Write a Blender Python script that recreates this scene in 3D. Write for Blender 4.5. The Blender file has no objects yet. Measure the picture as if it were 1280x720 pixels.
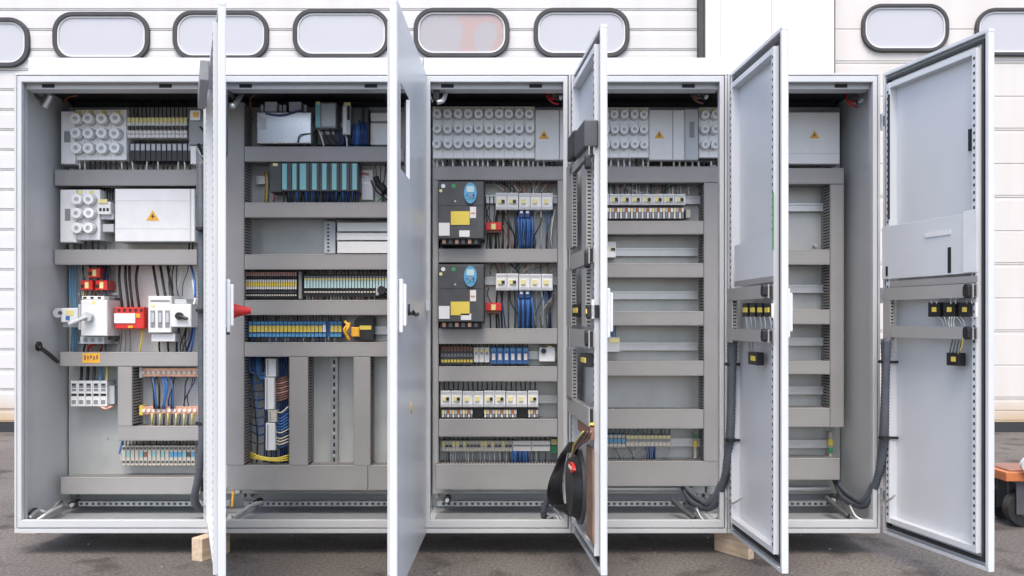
import bpy, math, random
from mathutils import Vector
random.seed(7)
C = bpy.context.scene
# ---------------------------------------------------------------- camera, sky, sun, exposure
F, CD, CH, HZ = 1117.0, 3.5, 0.925, 400.0        # focal length in photo pixels, distance, eye height, horizon row
cam = bpy.data.objects.new('camera', bpy.data.cameras.new('camera')); C.collection.objects.link(cam)
cam.location = (0, -CD, CH); cam.rotation_euler = (math.radians(90), 0, 0)
cam.data.sensor_width = 36; cam.data.lens = 36*F/1280; cam.data.shift_y = (HZ-360)/1280
cam.data.clip_start = .05; cam.data.clip_end = 400
C.camera = cam
C.render.resolution_x = 1024; C.render.resolution_y = 576
w = bpy.data.worlds.new('World'); C.world = w; w.use_nodes = True
nt = w.node_tree; bg = nt.nodes['Background']; sky = nt.nodes.new('ShaderNodeTexSky')
sky.sky_type = 'NISHITA'; sky.sun_disc = False
SE, SR = math.radians(62), math.radians(184)
sky.sun_elevation = SE; sky.sun_rotation = SR; sky.air_density = 1.0; sky.dust_density = 3.2; sky.ozone_density = 1.0
nt.links.new(sky.outputs[0], bg.inputs[0]); bg.inputs[1].default_value = .15
sl = bpy.data.lights.new('sun', 'SUN'); sl.energy = .9; sl.angle = math.radians(30); sl.color = (1, .95, .87)
so = bpy.data.objects.new('sun', sl); C.collection.objects.link(so)
tosun = Vector((math.sin(SR)*math.cos(SE), math.cos(SR)*math.cos(SE), math.sin(SE)))
so.rotation_euler = tosun.to_track_quat('Z', 'Y').to_euler()
C.view_settings.view_transform = 'Standard'; C.view_settings.look = 'None'; C.view_settings.gamma = 1
C.view_settings.exposure = 1.22
C.view_settings.use_curve_mapping = False

# ---------------------------------------------------------------- materials
MT = {}
def mat(name, col, rough=.5, metal=0., var=.06, scale=9., bump=0., spec=.5, fine=0.):
    m = bpy.data.materials.new(name); m.use_nodes = True; t = m.node_tree; b = t.nodes['Principled BSDF']
    b.inputs['Roughness'].default_value = rough; b.inputs['Metallic'].default_value = metal
    b.inputs['Specular IOR Level'].default_value = spec
    tc = t.nodes.new('ShaderNodeTexCoord'); n = t.nodes.new('ShaderNodeTexNoise'); n.inputs['Scale'].default_value = scale
    n.inputs['Detail'].default_value = 6; t.links.new(tc.outputs['Object'], n.inputs['Vector'])
    r = t.nodes.new('ShaderNodeValToRGB'); r.color_ramp.elements[0].position = .3; r.color_ramp.elements[1].position = .7
    r.color_ramp.elements[0].color = tuple(c*(1-var) for c in col)+(1,); r.color_ramp.elements[1].color = tuple(min(1, c*(1+var)) for c in col)+(1,)
    t.links.new(n.outputs['Fac'], r.inputs[0]); t.links.new(r.outputs[0], b.inputs['Base Color'])
    mr = t.nodes.new('ShaderNodeMapRange'); mr.inputs['To Min'].default_value = max(0, rough-.08); mr.inputs['To Max'].default_value = min(1, rough+.1)
    t.links.new(n.outputs['Fac'], mr.inputs[0]); t.links.new(mr.outputs[0], b.inputs['Roughness'])
    if bump:
        n2 = t.nodes.new('ShaderNodeTexNoise'); n2.inputs['Scale'].default_value = fine or scale*12; n2.inputs['Detail'].default_value = 4
        t.links.new(tc.outputs['Object'], n2.inputs['Vector'])
        bp = t.nodes.new('ShaderNodeBump'); bp.inputs['Strength'].default_value = bump; bp.inputs['Distance'].default_value = .004
        t.links.new(n2.outputs['Fac'], bp.inputs['Height']); t.links.new(bp.outputs[0], b.inputs['Normal'])
    MT[name] = m; return m
mat('paint', (.55, .56, .562), .33, var=.05, scale=4, bump=.02, fine=300)
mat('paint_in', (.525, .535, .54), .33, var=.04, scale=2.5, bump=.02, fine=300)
mat('duct', (.325, .316, .309), .55, var=.05, scale=7)
mat('duct_door', (.36, .35, .335), .55, var=.05, scale=7)
mat('door_paint', (.66, .675, .69), .30, var=.05, scale=2.2, bump=.03, fine=260)
mat('dark', (.02, .02, .022), .7)
mat('black', (.018, .018, .02), .42, var=.3, scale=30)
mat('rubber', (.03, .032, .035), .6)
mat('plate', (.53, .545, .53), .40, .35, var=.15, scale=5)
mat('cream', (.80, .77, .72), .5, var=.05, scale=5)
mat('white', (.78, .78, .775), .42, var=.04, scale=14)
mat('cap', (.86, .86, .85), .3, var=.02)
mat('lgrey', (.52, .54, .56), .45, var=.06, scale=14)
mat('mgrey', (.26, .27, .28), .5, var=.1, scale=20)
mat('dgrey', (.075, .078, .084), .5, var=.15, scale=20)
mat('metal', (.66, .67, .67), .35, .5, var=.06, scale=20)
mat('zinc', (.46, .48, .48), .4, .7, var=.2, scale=25)
mat('silver', (.70, .71, .72), .25, .75, var=.05, scale=8)
mat('yellow', (.80, .62, .10), .5); mat('amber', (.82, .42, .04), .5, var=.1, scale=60); mat('pyellow', (.80, .72, .30), .5)
mat('red', (.62, .03, .025), .4); mat('orange', (.48, .15, .05), .45, var=.15)
mat('blue', (.05, .16, .42), .4, var=.15, scale=40); mat('dblue', (.015, .05, .17), .45, var=.2, scale=40); mat('lblue', (.12, .36, .60), .4, var=.1)
mat('teal', (.24, .55, .56), .45, var=.05); mat('pteal', (.50, .68, .68), .5, var=.06)
mat('beige', (.58, .54, .46), .5, var=.1, scale=50); mat('pink', (.55, .30, .26), .5, var=.15, scale=40)
mat('copper', (.80, .46, .34), .35, .5, var=.15, scale=40); mat('brown', (.26, .13, .09), .6, var=.2, scale=30)
mat('board', (.24, .145, .10), .7, var=.2, scale=20); mat('green', (.05, .32, .12), .5)
mat('hose', (.10, .112, .13), .5, var=.12, scale=30)
mat('frame_rubber', (.05, .05, .053), .65, var=.2, scale=8)
mat('pane', (.50, .50, .525), .12, var=.03, scale=1.5)
mat('wallwhite', (.70, .695, .685), .6, var=.03, scale=1.2, bump=.05)
mat('boardwhite', (.60, .62, .63), .5, var=.05, scale=4)
mat('orange_reflection', (.72, .27, .13), .8, var=.25, scale=2.5)

def custom(name):
    m = bpy.data.materials.new(name); m.use_nodes = True; MT[name] = m
    return m, m.node_tree, m.node_tree.nodes['Principled BSDF'], m.node_tree.nodes, m.node_tree.links
# asphalt: aggregate speckle, broad worn patches, oil spots
m, t, b, N, L = custom('asphalt')
tc = N.new('ShaderNodeTexCoord')
n1 = N.new('ShaderNodeTexNoise'); n1.inputs['Scale'].default_value = 1.1; n1.inputs['Detail'].default_value = 6
n2 = N.new('ShaderNodeTexNoise'); n2.inputs['Scale'].default_value = 85; n2.inputs['Detail'].default_value = 3
n3 = N.new('ShaderNodeTexNoise'); n3.inputs['Scale'].default_value = 5; n3.inputs['Detail'].default_value = 8
for n in (n1, n2, n3): L.new(tc.outputs['Object'], n.inputs['Vector'])
r1 = N.new('ShaderNodeValToRGB'); r1.color_ramp.elements[0].position = .3; r1.color_ramp.elements[0].color = (.098, .086, .079, 1)
r1.color_ramp.elements[1].position = .72; r1.color_ramp.elements[1].color = (.150, .136, .127, 1); L.new(n1.outputs['Fac'], r1.inputs[0])
r2 = N.new('ShaderNodeValToRGB'); r2.color_ramp.elements[0].position = .33; r2.color_ramp.elements[0].color = (.42, .42, .42, 1)
r2.color_ramp.elements[1].position = .72; r2.color_ramp.elements[1].color = (1.65, 1.62, 1.56, 1); L.new(n2.outputs['Fac'], r2.inputs[0])
mx = N.new('ShaderNodeMix'); mx.data_type = 'RGBA'; mx.blend_type = 'MULTIPLY'; mx.inputs[0].default_value = .75
L.new(r1.outputs[0], mx.inputs[6]); L.new(r2.outputs[0], mx.inputs[7])
r3 = N.new('ShaderNodeValToRGB'); r3.color_ramp.elements[0].position = .34; r3.color_ramp.elements[0].color = (.5, .48, .46, 1)
r3.color_ramp.elements[1].position = .45; r3.color_ramp.elements[1].color = (1, 1, 1, 1); L.new(n3.outputs['Fac'], r3.inputs[0])
mx2 = N.new('ShaderNodeMix'); mx2.data_type = 'RGBA'; mx2.blend_type = 'MULTIPLY'; mx2.inputs[0].default_value = 1
L.new(mx.outputs[2], mx2.inputs[6]); L.new(r3.outputs[0], mx2.inputs[7]); L.new(mx2.outputs[2], b.inputs['Base Color'])
b.inputs['Roughness'].default_value = .85
bp = N.new('ShaderNodeBump'); bp.inputs['Strength'].default_value = .6; bp.inputs['Distance'].default_value = .004
L.new(n2.outputs['Fac'], bp.inputs['Height']); L.new(bp.outputs[0], b.inputs['Normal'])
# gate panels: white paint, yellow-brown towards the bottom edge
def gatemat(name, col):
    m, t, b, N, L = custom(name)
    tc = N.new('ShaderNodeTexCoord'); g = N.new('ShaderNodeNewGeometry'); sp = N.new('ShaderNodeSeparateXYZ'); L.new(g.outputs['Position'], sp.inputs[0])
    n = N.new('ShaderNodeTexNoise'); n.inputs['Scale'].default_value = 2.2; n.inputs['Detail'].default_value = 6; L.new(tc.outputs['Object'], n.inputs['Vector'])
    ad = N.new('ShaderNodeMath'); ad.operation = 'MULTIPLY_ADD'; ad.inputs[1].default_value = .22; L.new(n.outputs['Fac'], ad.inputs[0]); L.new(sp.outputs[2], ad.inputs[2])
    r = N.new('ShaderNodeValToRGB'); e = r.color_ramp.elements
    e[0].position = .12; e[0].color = (.50, .33, .15, 1); e[1].position = .42; e[1].color = col+(1,)
    L.new(ad.outputs[0], r.inputs[0])
    n2 = N.new('ShaderNodeTexNoise'); n2.inputs['Scale'].default_value = 1.3; n2.inputs['Detail'].default_value = 5
    mp = N.new('ShaderNodeMapping'); mp.inputs['Scale'].default_value = (3, 3, .5); L.new(tc.outputs['Object'], mp.inputs[0]); L.new(mp.outputs[0], n2.inputs['Vector'])
    r2 = N.new('ShaderNodeValToRGB'); r2.color_ramp.elements[0].position = .3; r2.color_ramp.elements[0].color = (.93, .92, .90, 1); r2.color_ramp.elements[1].position = .6; r2.color_ramp.elements[1].color = (1, 1, 1, 1)
    L.new(n2.outputs['Fac'], r2.inputs[0])
    mx = N.new('ShaderNodeMix'); mx.data_type = 'RGBA'; mx.blend_type = 'MULTIPLY'; mx.inputs[0].default_value = 1
    L.new(r.outputs[0], mx.inputs[6]); L.new(r2.outputs[0], mx.inputs[7]); L.new(mx.outputs[2], b.inputs['Base Color']); b.inputs['Roughness'].default_value = .5
gatemat('gate_white', (.64, .63, .62)); gatemat('gate_cream', (.65, .62, .585))
# lumber with grain
m, t, b, N, L = custom('wood')
tc = N.new('ShaderNodeTexCoord'); mp = N.new('ShaderNodeMapping'); mp.inputs['Scale'].default_value = (30, 3, 30)
n = N.new('ShaderNodeTexNoise'); n.inputs['Scale'].default_value = 2; n.inputs['Detail'].default_value = 6; L.new(tc.outputs['Object'], mp.inputs[0]); L.new(mp.outputs[0], n.inputs['Vector'])
r = N.new('ShaderNodeValToRGB'); r.color_ramp.elements[0].position = .3; r.color_ramp.elements[0].color = (.50, .37, .25, 1); r.color_ramp.elements[1].position = .7; r.color_ramp.elements[1].color = (.72, .57, .42, 1)
L.new(n.outputs['Fac'], r.inputs[0]); L.new(r.outputs[0], b.inputs['Base Color']); b.inputs['Roughness'].default_value = .75
# see-through window glass in front of the painted reflection
m, t, b, N, L = custom('clear_pane')
b.inputs['Base Color'].default_value = (.58, .55, .56, 1); b.inputs['Roughness'].default_value = .1; b.inputs['Alpha'].default_value = .4

# ---------------------------------------------------------------- helpers
def W(px, py, Y):
    k = (Y+CD)/F; return ((px-640)*k, Y, CH-(py-HZ)*k)
WP = {}                                            # world origin of un-rotated parents
class MB:
    def __init__(s): s.v = []; s.f = []; s.m = []; s.mats = []; s.sm = []
    def mi(s, n):
        if n not in s.mats: s.mats.append(n)
        return s.mats.index(n)
    def add(s, vs, fs, mt, smooth=False):
        o = len(s.v); s.v += [tuple(x) for x in vs]; i = s.mi(mt)
        for f in fs: s.f.append(tuple(o+a for a in f)); s.m.append(i); s.sm.append(smooth)
    def box(s, x0, x1, y0, y1, z0, z1, mt):
        if x0 > x1: x0, x1 = x1, x0
        if y0 > y1: y0, y1 = y1, y0
        if z0 > z1: z0, z1 = z1, z0
        s.add([(x0,y0,z0),(x1,y0,z0),(x1,y1,z0),(x0,y1,z0),(x0,y0,z1),(x1,y0,z1),(x1,y1,z1),(x0,y1,z1)],
              [(0,3,2,1),(4,5,6,7),(0,1,5,4),(1,2,6,5),(2,3,7,6),(3,0,4,7)], mt); return s
    def cbox(s, x0, x1, y0, y1, z0, z1, c, mt):    # front (y0) edges chamfered by c
        if x0 > x1: x0, x1 = x1, x0
        if z0 > z1: z0, z1 = z1, z0
        v = [(x0+c,y0,z0+c),(x1-c,y0,z0+c),(x1-c,y0,z1-c),(x0+c,y0,z1-c),(x0,y0+c,z0),(x1,y0+c,z0),(x1,y0+c,z1),(x0,y0+c,z1),
             (x0,y1,z0),(x1,y1,z0),(x1,y1,z1),(x0,y1,z1)]
        s.add(v, [(0,1,2,3),(4,5,1,0),(5,6,2,1),(6,7,3,2),(7,4,0,3),(8,9,5,4),(9,10,6,5),(10,11,7,6),(11,8,4,7),(9,8,11,10)], mt); return s
    def pb(s, x0, y0, x1, y1, Yf, Yb, mt, c=0):
        a = W(x0, y0, Yf); d = W(x1, y1, Yf)
        if c: s.cbox(a[0], d[0], Yf, Yb, d[2], a[2], c, mt)
        else: s.box(a[0], d[0], Yf, Yb, d[2], a[2], mt)
        return s
    def cyl(s, c, axis, r, l, mt, n=16, r2=None):  # from c along axis by l
        a = Vector(axis).normalized(); u = a.orthogonal().normalized(); v = a.cross(u); c = Vector(c); r2 = r if r2 is None else r2
        vs = []
        for k, (q, rr) in enumerate(((c, r), (c+a*l, r2))):
            for i in range(n):
                t = 2*math.pi*i/n; vs.append(q+(u*math.cos(t)+v*math.sin(t))*rr)
        s.add(vs, [(i, (i+1) % n, n+(i+1) % n, n+i) for i in range(n)], mt, True)
        s.add(vs, [tuple(range(n-1, -1, -1)), tuple(range(n, 2*n))], mt); return s
    def tube(s, pts, r, mt, n=8, sub=5, ridge=0):
        P = [Vector(p) for p in pts]; Q = []
        if len(P) > 2:
            E = [P[0]*2-P[1]]+P+[P[-1]*2-P[-2]]
            for i in range(1, len(E)-2):
                for k in range(sub):
                    t = k/sub; a, b2, c, d = E[i-1], E[i], E[i+1], E[i+2]
                    Q.append(.5*((2*b2)+(c-a)*t+(2*a-5*b2+4*c-d)*t*t+(3*b2-a-3*c+d)*t**3))
            Q.append(P[-1])
        else: Q = P
        if ridge:
            R = []
            for i in range(len(Q)-1):
                k = max(1, int((Q[i+1]-Q[i]).length/ridge))
                R += [Q[i].lerp(Q[i+1], j/k) for j in range(k)]
            Q = R+[Q[-1]]
        vs = []; u = None
        for i, q in enumerate(Q):
            a = (Q[min(i+1, len(Q)-1)]-Q[max(i-1, 0)]).normalized()
            u = (u-a*u.dot(a)).normalized() if u is not None and (u-a*u.dot(a)).length > 1e-4 else a.orthogonal().normalized()
            v = a.cross(u); rr = r*(.84 if ridge and i % 2 else 1)
            for k in range(n):
                t = 2*math.pi*k/n; vs.append(q+(u*math.cos(t)+v*math.sin(t))*rr)
        fs = [(i*n+k, i*n+(k+1) % n, (i+1)*n+(k+1) % n, (i+1)*n+k) for i in range(len(Q)-1) for k in range(n)]
        fs += [tuple(range(n-1, -1, -1)), tuple(range((len(Q)-1)*n, len(Q)*n))]
        s.add(vs, fs, mt, True); return s
    def prism(s, poly, y0, y1, mt):                # poly of (x,z), extruded in y
        n = len(poly)
        ar = sum(poly[i][0]*poly[(i+1) % n][1]-poly[(i+1) % n][0]*poly[i][1] for i in range(n))
        if ar < 0: poly = poly[::-1]
        s.add([(x, y0, z) for x, z in poly]+[(x, y1, z) for x, z in poly],
              [tuple(range(n)), tuple(range(2*n-1, n-1, -1))]+[(i, n+i, n+(i+1) % n, (i+1) % n) for i in range(n)], mt); return s
    def ring(s, a, b, y0, y1, mt):                 # two outlines of equal length, outer a, inner b
        n = len(a); vs = [(x, y0, z) for x, z in a]+[(x, y0, z) for x, z in b]+[(x, y1, z) for x, z in a]+[(x, y1, z) for x, z in b]
        fs = []
        for i in range(n):
            j = (i+1) % n
            fs += [(i, j, n+j, n+i), (2*n+j, 2*n+i, 3*n+i, 3*n+j), (j, i, 2*n+i, 2*n+j), (n+i, n+j, 3*n+j, 3*n+i)]
        s.add(vs, fs, mt); return s
    def build(s, name, parent=None, bev=0, rot=False):
        me = bpy.data.meshes.new(name)
        if rot: c = Vector((0, 0, 0))
        else:
            lo = [min(v[i] for v in s.v) for i in range(3)]; hi = [max(v[i] for v in s.v) for i in range(3)]
            c = Vector(((lo[0]+hi[0])/2, (lo[1]+hi[1])/2, lo[2]))
        me.from_pydata([tuple(Vector(v)-c) for v in s.v], [], s.f)
        for n in s.mats: me.materials.append(MT[n])
        me.polygons.foreach_set('material_index', s.m); me.polygons.foreach_set('use_smooth', s.sm); me.update()
        o = bpy.data.objects.new(name, me); C.collection.objects.link(o)
        base = WP.get(parent.name, Vector((0, 0, 0))) if parent else Vector((0, 0, 0))
        o.location = c-base; WP[o.name] = c.copy()
        if parent: o.parent = parent
        if bev:
            bm = o.modifiers.new('bevel', 'BEVEL'); bm.width = bev; bm.segments = 2; bm.limit_method = 'ANGLE'
        return o
def tag(o, label, cat=None, group=None, kind=None):
    if label: o['label'] = label
    if cat: o['category'] = cat
    if group: o['group'] = group
    if kind: o['kind'] = kind
    return o
def empty(name, loc):
    o = bpy.data.objects.new(name, None); C.collection.objects.link(o); o.location = loc; o.empty_display_size = .2; WP[o.name] = Vector(loc); return o
def dup(o, wloc, parent):                          # copy of a part and its sub-parts at a world position
    c = o.copy(); C.collection.objects.link(c); c.parent = parent
    c.location = Vector(wloc)-WP[parent.name]; WP[c.name] = Vector(wloc)
    for ch in o.children:
        d = ch.copy(); C.collection.objects.link(d); d.parent = c
    return c
def rrect(x0, x1, z0, z1, r, n=8):
    p = []
    for cx, cz, a0 in ((x1-r, z1-r, 0), (x0+r, z1-r, 90), (x0+r, z0+r, 180), (x1-r, z0+r, 270)):
        for k in range(n+1):
            a = math.radians(a0+90*k/n); p.append((cx+r*math.cos(a), cz+r*math.sin(a)))
    return p

# ---------------------------------------------------------------- ground
g = MB(); g.add([(-60,-60,0),(60,-60,0),(60,60,0),(-60,60,0)], [(0,1,2,3)], 'asphalt')
tag(g.build('ground'), None, kind='structure')
g = MB()
for k in range(420):
    x, y, r = random.uniform(-2.6, 2.6), random.uniform(-1.6, 3.6), random.uniform(.0015, .0045)
    g.box(x-r, x+r*random.uniform(.5, 1.3), y-r, y+r, .0005, r*1.2, random.choice(['mgrey', 'mgrey', 'dgrey', 'brown']))
tag(g.build('grit'), None, kind='stuff')

# ---------------------------------------------------------------- the hall behind: wall, two sectional gates
YW = 3.88
b = MB(); xa, xb = W(882, 0, YW-.12)[0], W(1043, 0, YW-.12)[0]
b.box(xa, xb, YW-.12, YW+.5, 0, 4.6, 'wallwhite')
bld = b.build('hall_building', None, bev=.004)
tag(bld, 'white rendered hall wall with pillar between the two gates', 'building')
b = MB(); b.box(-9, 12, YW-.02, YW+.6, 4.601, 7.5, 'wallwhite'); b.build('upper_wall', bld)
b = MB(); x = W(903, 0, YW-.125)[0]; b.box(x-.012, x+.012, YW-.135, YW-.1201, 0, 4.6, 'wallwhite'); b.box(x+.4, x+.408, YW-.135, YW-.1201, 0, 4.6, 'wallwhite'); b.build('corner_trim', bld)
b = MB(); x = W(877.5, 0, YW-.12)[0]; b.box(x-.018, x+.018, YW-.10, YW-.004, 0, 4.6, 'frame_rubber'); b.build('edge_seal', bld)
def gate(x0, x1, mt, pitch, z00, label, wins, frw):
    root = empty('sectional_gate', ((x0+x1)/2, YW, 0)); tag(root, label, 'gate')
    b = MB(); z = .08; prev = .08
    zs = []; z = z00
    while z > .1: z -= pitch
    z += pitch
    while z < 4.6: zs.append(z); z += pitch
    edges = [.08]+zs+[4.6]
    g = .0045
    for i in range(len(edges)-1):
        a, c = edges[i], edges[i+1]
        if c-a < .03: continue
        b.box(x0, x1, YW, YW+.04, a+g/2, c-g/2, mt)
        if pitch > .3: 
            md = (a+c)/2; b.box(x0, x1, YW-.004, YW-.0005, a+.02, md-.006, mt); b.box(x0, x1, YW-.004, YW-.0005, md+.006, c-.02, mt)
        else:
            md = a+(c-a)*.82; b.box(x0, x1, YW-.005, YW-.0005, a+.015, md, mt)
    b.box(x0, x1, YW+.012, YW+.035, .08, 4.6, mt)
    b.build('gate_panel', root, bev=.003)
    b = MB(); b.box(x0, x1, YW-.012, YW+.05, 0, .078, 'rubber'); b.build('bottom_seal', root)
    for wi, (wx0, wx1, wy0, wy1) in enumerate(wins):
        a = W(wx0, wy0, YW-.02); c = W(wx1, wy1, YW-.02)
        r = .165; f = frw
        b = MB(); b.ring(rrect(a[0], c[0], c[2], a[2], r), rrect(a[0]+f, c[0]-f, c[2]+f, a[2]-f, r-f), YW-.035, YW+.002, 'frame_rubber')
        wf = b.build('window', root, bev=.006)
        b = MB(); clear = (wx0 == 517)
        b.prism(rrect(a[0]+f*.6, c[0]-f*.6, c[2]+f*.6, a[2]-f*.6, r-f*.6), YW-.016, YW-.010, 'clear_pane' if clear else 'pane'); b.build('pane', wf)
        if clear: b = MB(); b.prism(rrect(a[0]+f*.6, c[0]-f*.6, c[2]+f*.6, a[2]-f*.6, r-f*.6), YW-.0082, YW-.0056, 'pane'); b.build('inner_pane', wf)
        b = MB(); b.ring(rrect(a[0]+f, c[0]-f, c[2]+f, a[2]-f, r-f), rrect(a[0]+f+.012, c[0]-f-.012, c[2]+f+.012, a[2]-f-.012, r-f-.012), YW-.024, YW-.017, 'wallwhite'); b.build('glazing_bead', wf)
    return root
xl = W(873, 0, YW)[0]
gate(-8.5, xl, 'gate_white', .165, W(0, 138, YW)[2], 'white ribbed sectional gate with oval rubber framed windows, left of the white pillar',
     [(-84, 37, 22, 84), (66, 187, 15, 77), (216, 336, 13, 75), (366, 487, 11, 73), (517, 637, 10, 72), (667, 787, 10, 72)], .037)
gate(W(1044, 0, YW)[0], 7.5, 'gate_cream', .555, W(0, 163, YW)[2], 'cream coloured sectional gate with wide flat panels, right of the white pillar',
     [(1077, 1186, 5, 65), (1219, 1330, 10, 70)], .030)
# peach shape standing in for an orange reflection in the third window from the pillar
def pp(x, y): q = W(x, y, YW-.008); return (q[0], q[2])
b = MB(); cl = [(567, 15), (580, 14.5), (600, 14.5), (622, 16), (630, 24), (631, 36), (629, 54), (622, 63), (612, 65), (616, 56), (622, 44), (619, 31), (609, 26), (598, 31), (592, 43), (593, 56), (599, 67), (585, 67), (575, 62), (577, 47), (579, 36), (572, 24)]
b.prism([pp(*q) for q in cl], YW-.0098, YW-.0084, 'orange_reflection')
tag(b.build('orange_reflection'), 'peach coloured shape painted as a reflection behind the oval window above the third cabinet', 'orange_reflection')

# ---------------------------------------------------------------- cabinets
ZT, ZB, DEP = W(0, 91, 0)[2], W(0, 667, 0)[2], .50
YP, YD = .415, .29                                  # mounting plate and duct cover planes
EDGE = [(17, 264), (264, 528), (528, 714), (714, 909.5), (909.5, 1101)]
LAB = ['first grey cabinet from the left with red surge protector and two white fuse covers',
       'second cabinet from the left holding the teal striped controller and blue terminal row',
       'middle cabinet with two black drive units carrying yellow stickers',
       'fourth cabinet from the left with mostly empty rails and a row of seven contactors',
       'cabinet at the right end with its door swung widest showing three black switch blocks']
CAB = []
for (a, c), lb in zip(EDGE, LAB):
    x0, x1 = W(a, 0, 0)[0], W(c, 0, 0)[0]
    r = empty('electrical_cabinet', ((x0+x1)/2, DEP/2, ZB)); tag(r, lb, 'cabinet', 'open switchgear cabinets standing in one row'); CAB.append(r)

def duct(cab, x0, y0, x1, y1, vert=None, Yf=YD, Yb=YP-.002, mt='duct'):
    """slotted wiring duct: plain cover, comb side walls over a core painted dark for shade and wires"""
    a = W(x0, y0, Yf); d = W(x1, y1, Yf); X0, X1, Z0, Z1 = a[0], d[0], d[2], a[2]
    if vert is None: vert = (Z1-Z0) > (X1-X0)
    b = MB(); b.cbox(X0, X1, Yf, Yf+.012, Z0, Z1, .0015, mt)
    i = .0022; s_ = .004
    if vert: b.box(X0+s_, X0+s_+.0008, Yf-.0004, Yf+.002, Z0+.002, Z1-.002, 'mgrey'); b.box(X1-s_-.0008, X1-s_, Yf-.0004, Yf+.002, Z0+.002, Z1-.002, 'mgrey')
    else: b.box(X0+.002, X1-.002, Yf-.0004, Yf+.002, Z0+s_, Z0+s_+.0008, 'mgrey'); b.box(X0+.002, X1-.002, Yf-.0004, Yf+.002, Z1-s_-.0008, Z1-s_, 'mgrey')
    b.box(X0+.006, X1-.006, Yf+.012, Yb-.004, Z0+.006, Z1-.006, 'dark')
    b.box(X0+i, X1-i, Yb-.018, Yb, Z0+i, Z1-i, mt)
    p, tw = .0125, .0075; ya, yb = Yf+.0121, Yb-.0181
    if vert:
        z = Z0+.006
        while z < Z1-tw:
            b.box(X0+i, X0+i+.002, ya, yb, z, z+tw, mt); b.box(X1-i-.002, X1-i, ya, yb, z, z+tw, mt); z += p
    else:
        x = X0+.006
        while x < X1-tw:
            b.box(x, x+tw, ya, yb, Z0+i, Z0+i+.002, mt); b.box(x, x+tw, ya, yb, Z1-i-.002, Z1-i, mt); x += p
    return b.build('cable_duct', cab)
def rail(cab, x0, x1, y, vert=False, Y=YP-.024, h=10):
    b = MB()
    if not vert:
        b.pb(x0, y-h/2, x1, y-h/2+2, Y-.007, Y-.0055, 'metal'); b.pb(x0, y+h/2-2, x1, y+h/2, Y-.007, Y-.0055, 'metal')
        b.pb(x0, y-h/2+2, x1, y+h/2-2, Y, Y+.0015, 'metal')
        b.pb(x0, y-h/2+1.8, x1, y-h/2+2.2, Y-.0054, Y, 'metal'); b.pb(x0, y+h/2-2.2, x1, y+h/2-1.8, Y-.0054, Y, 'metal')
    return b.build('mounting_rail', cab)

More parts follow.
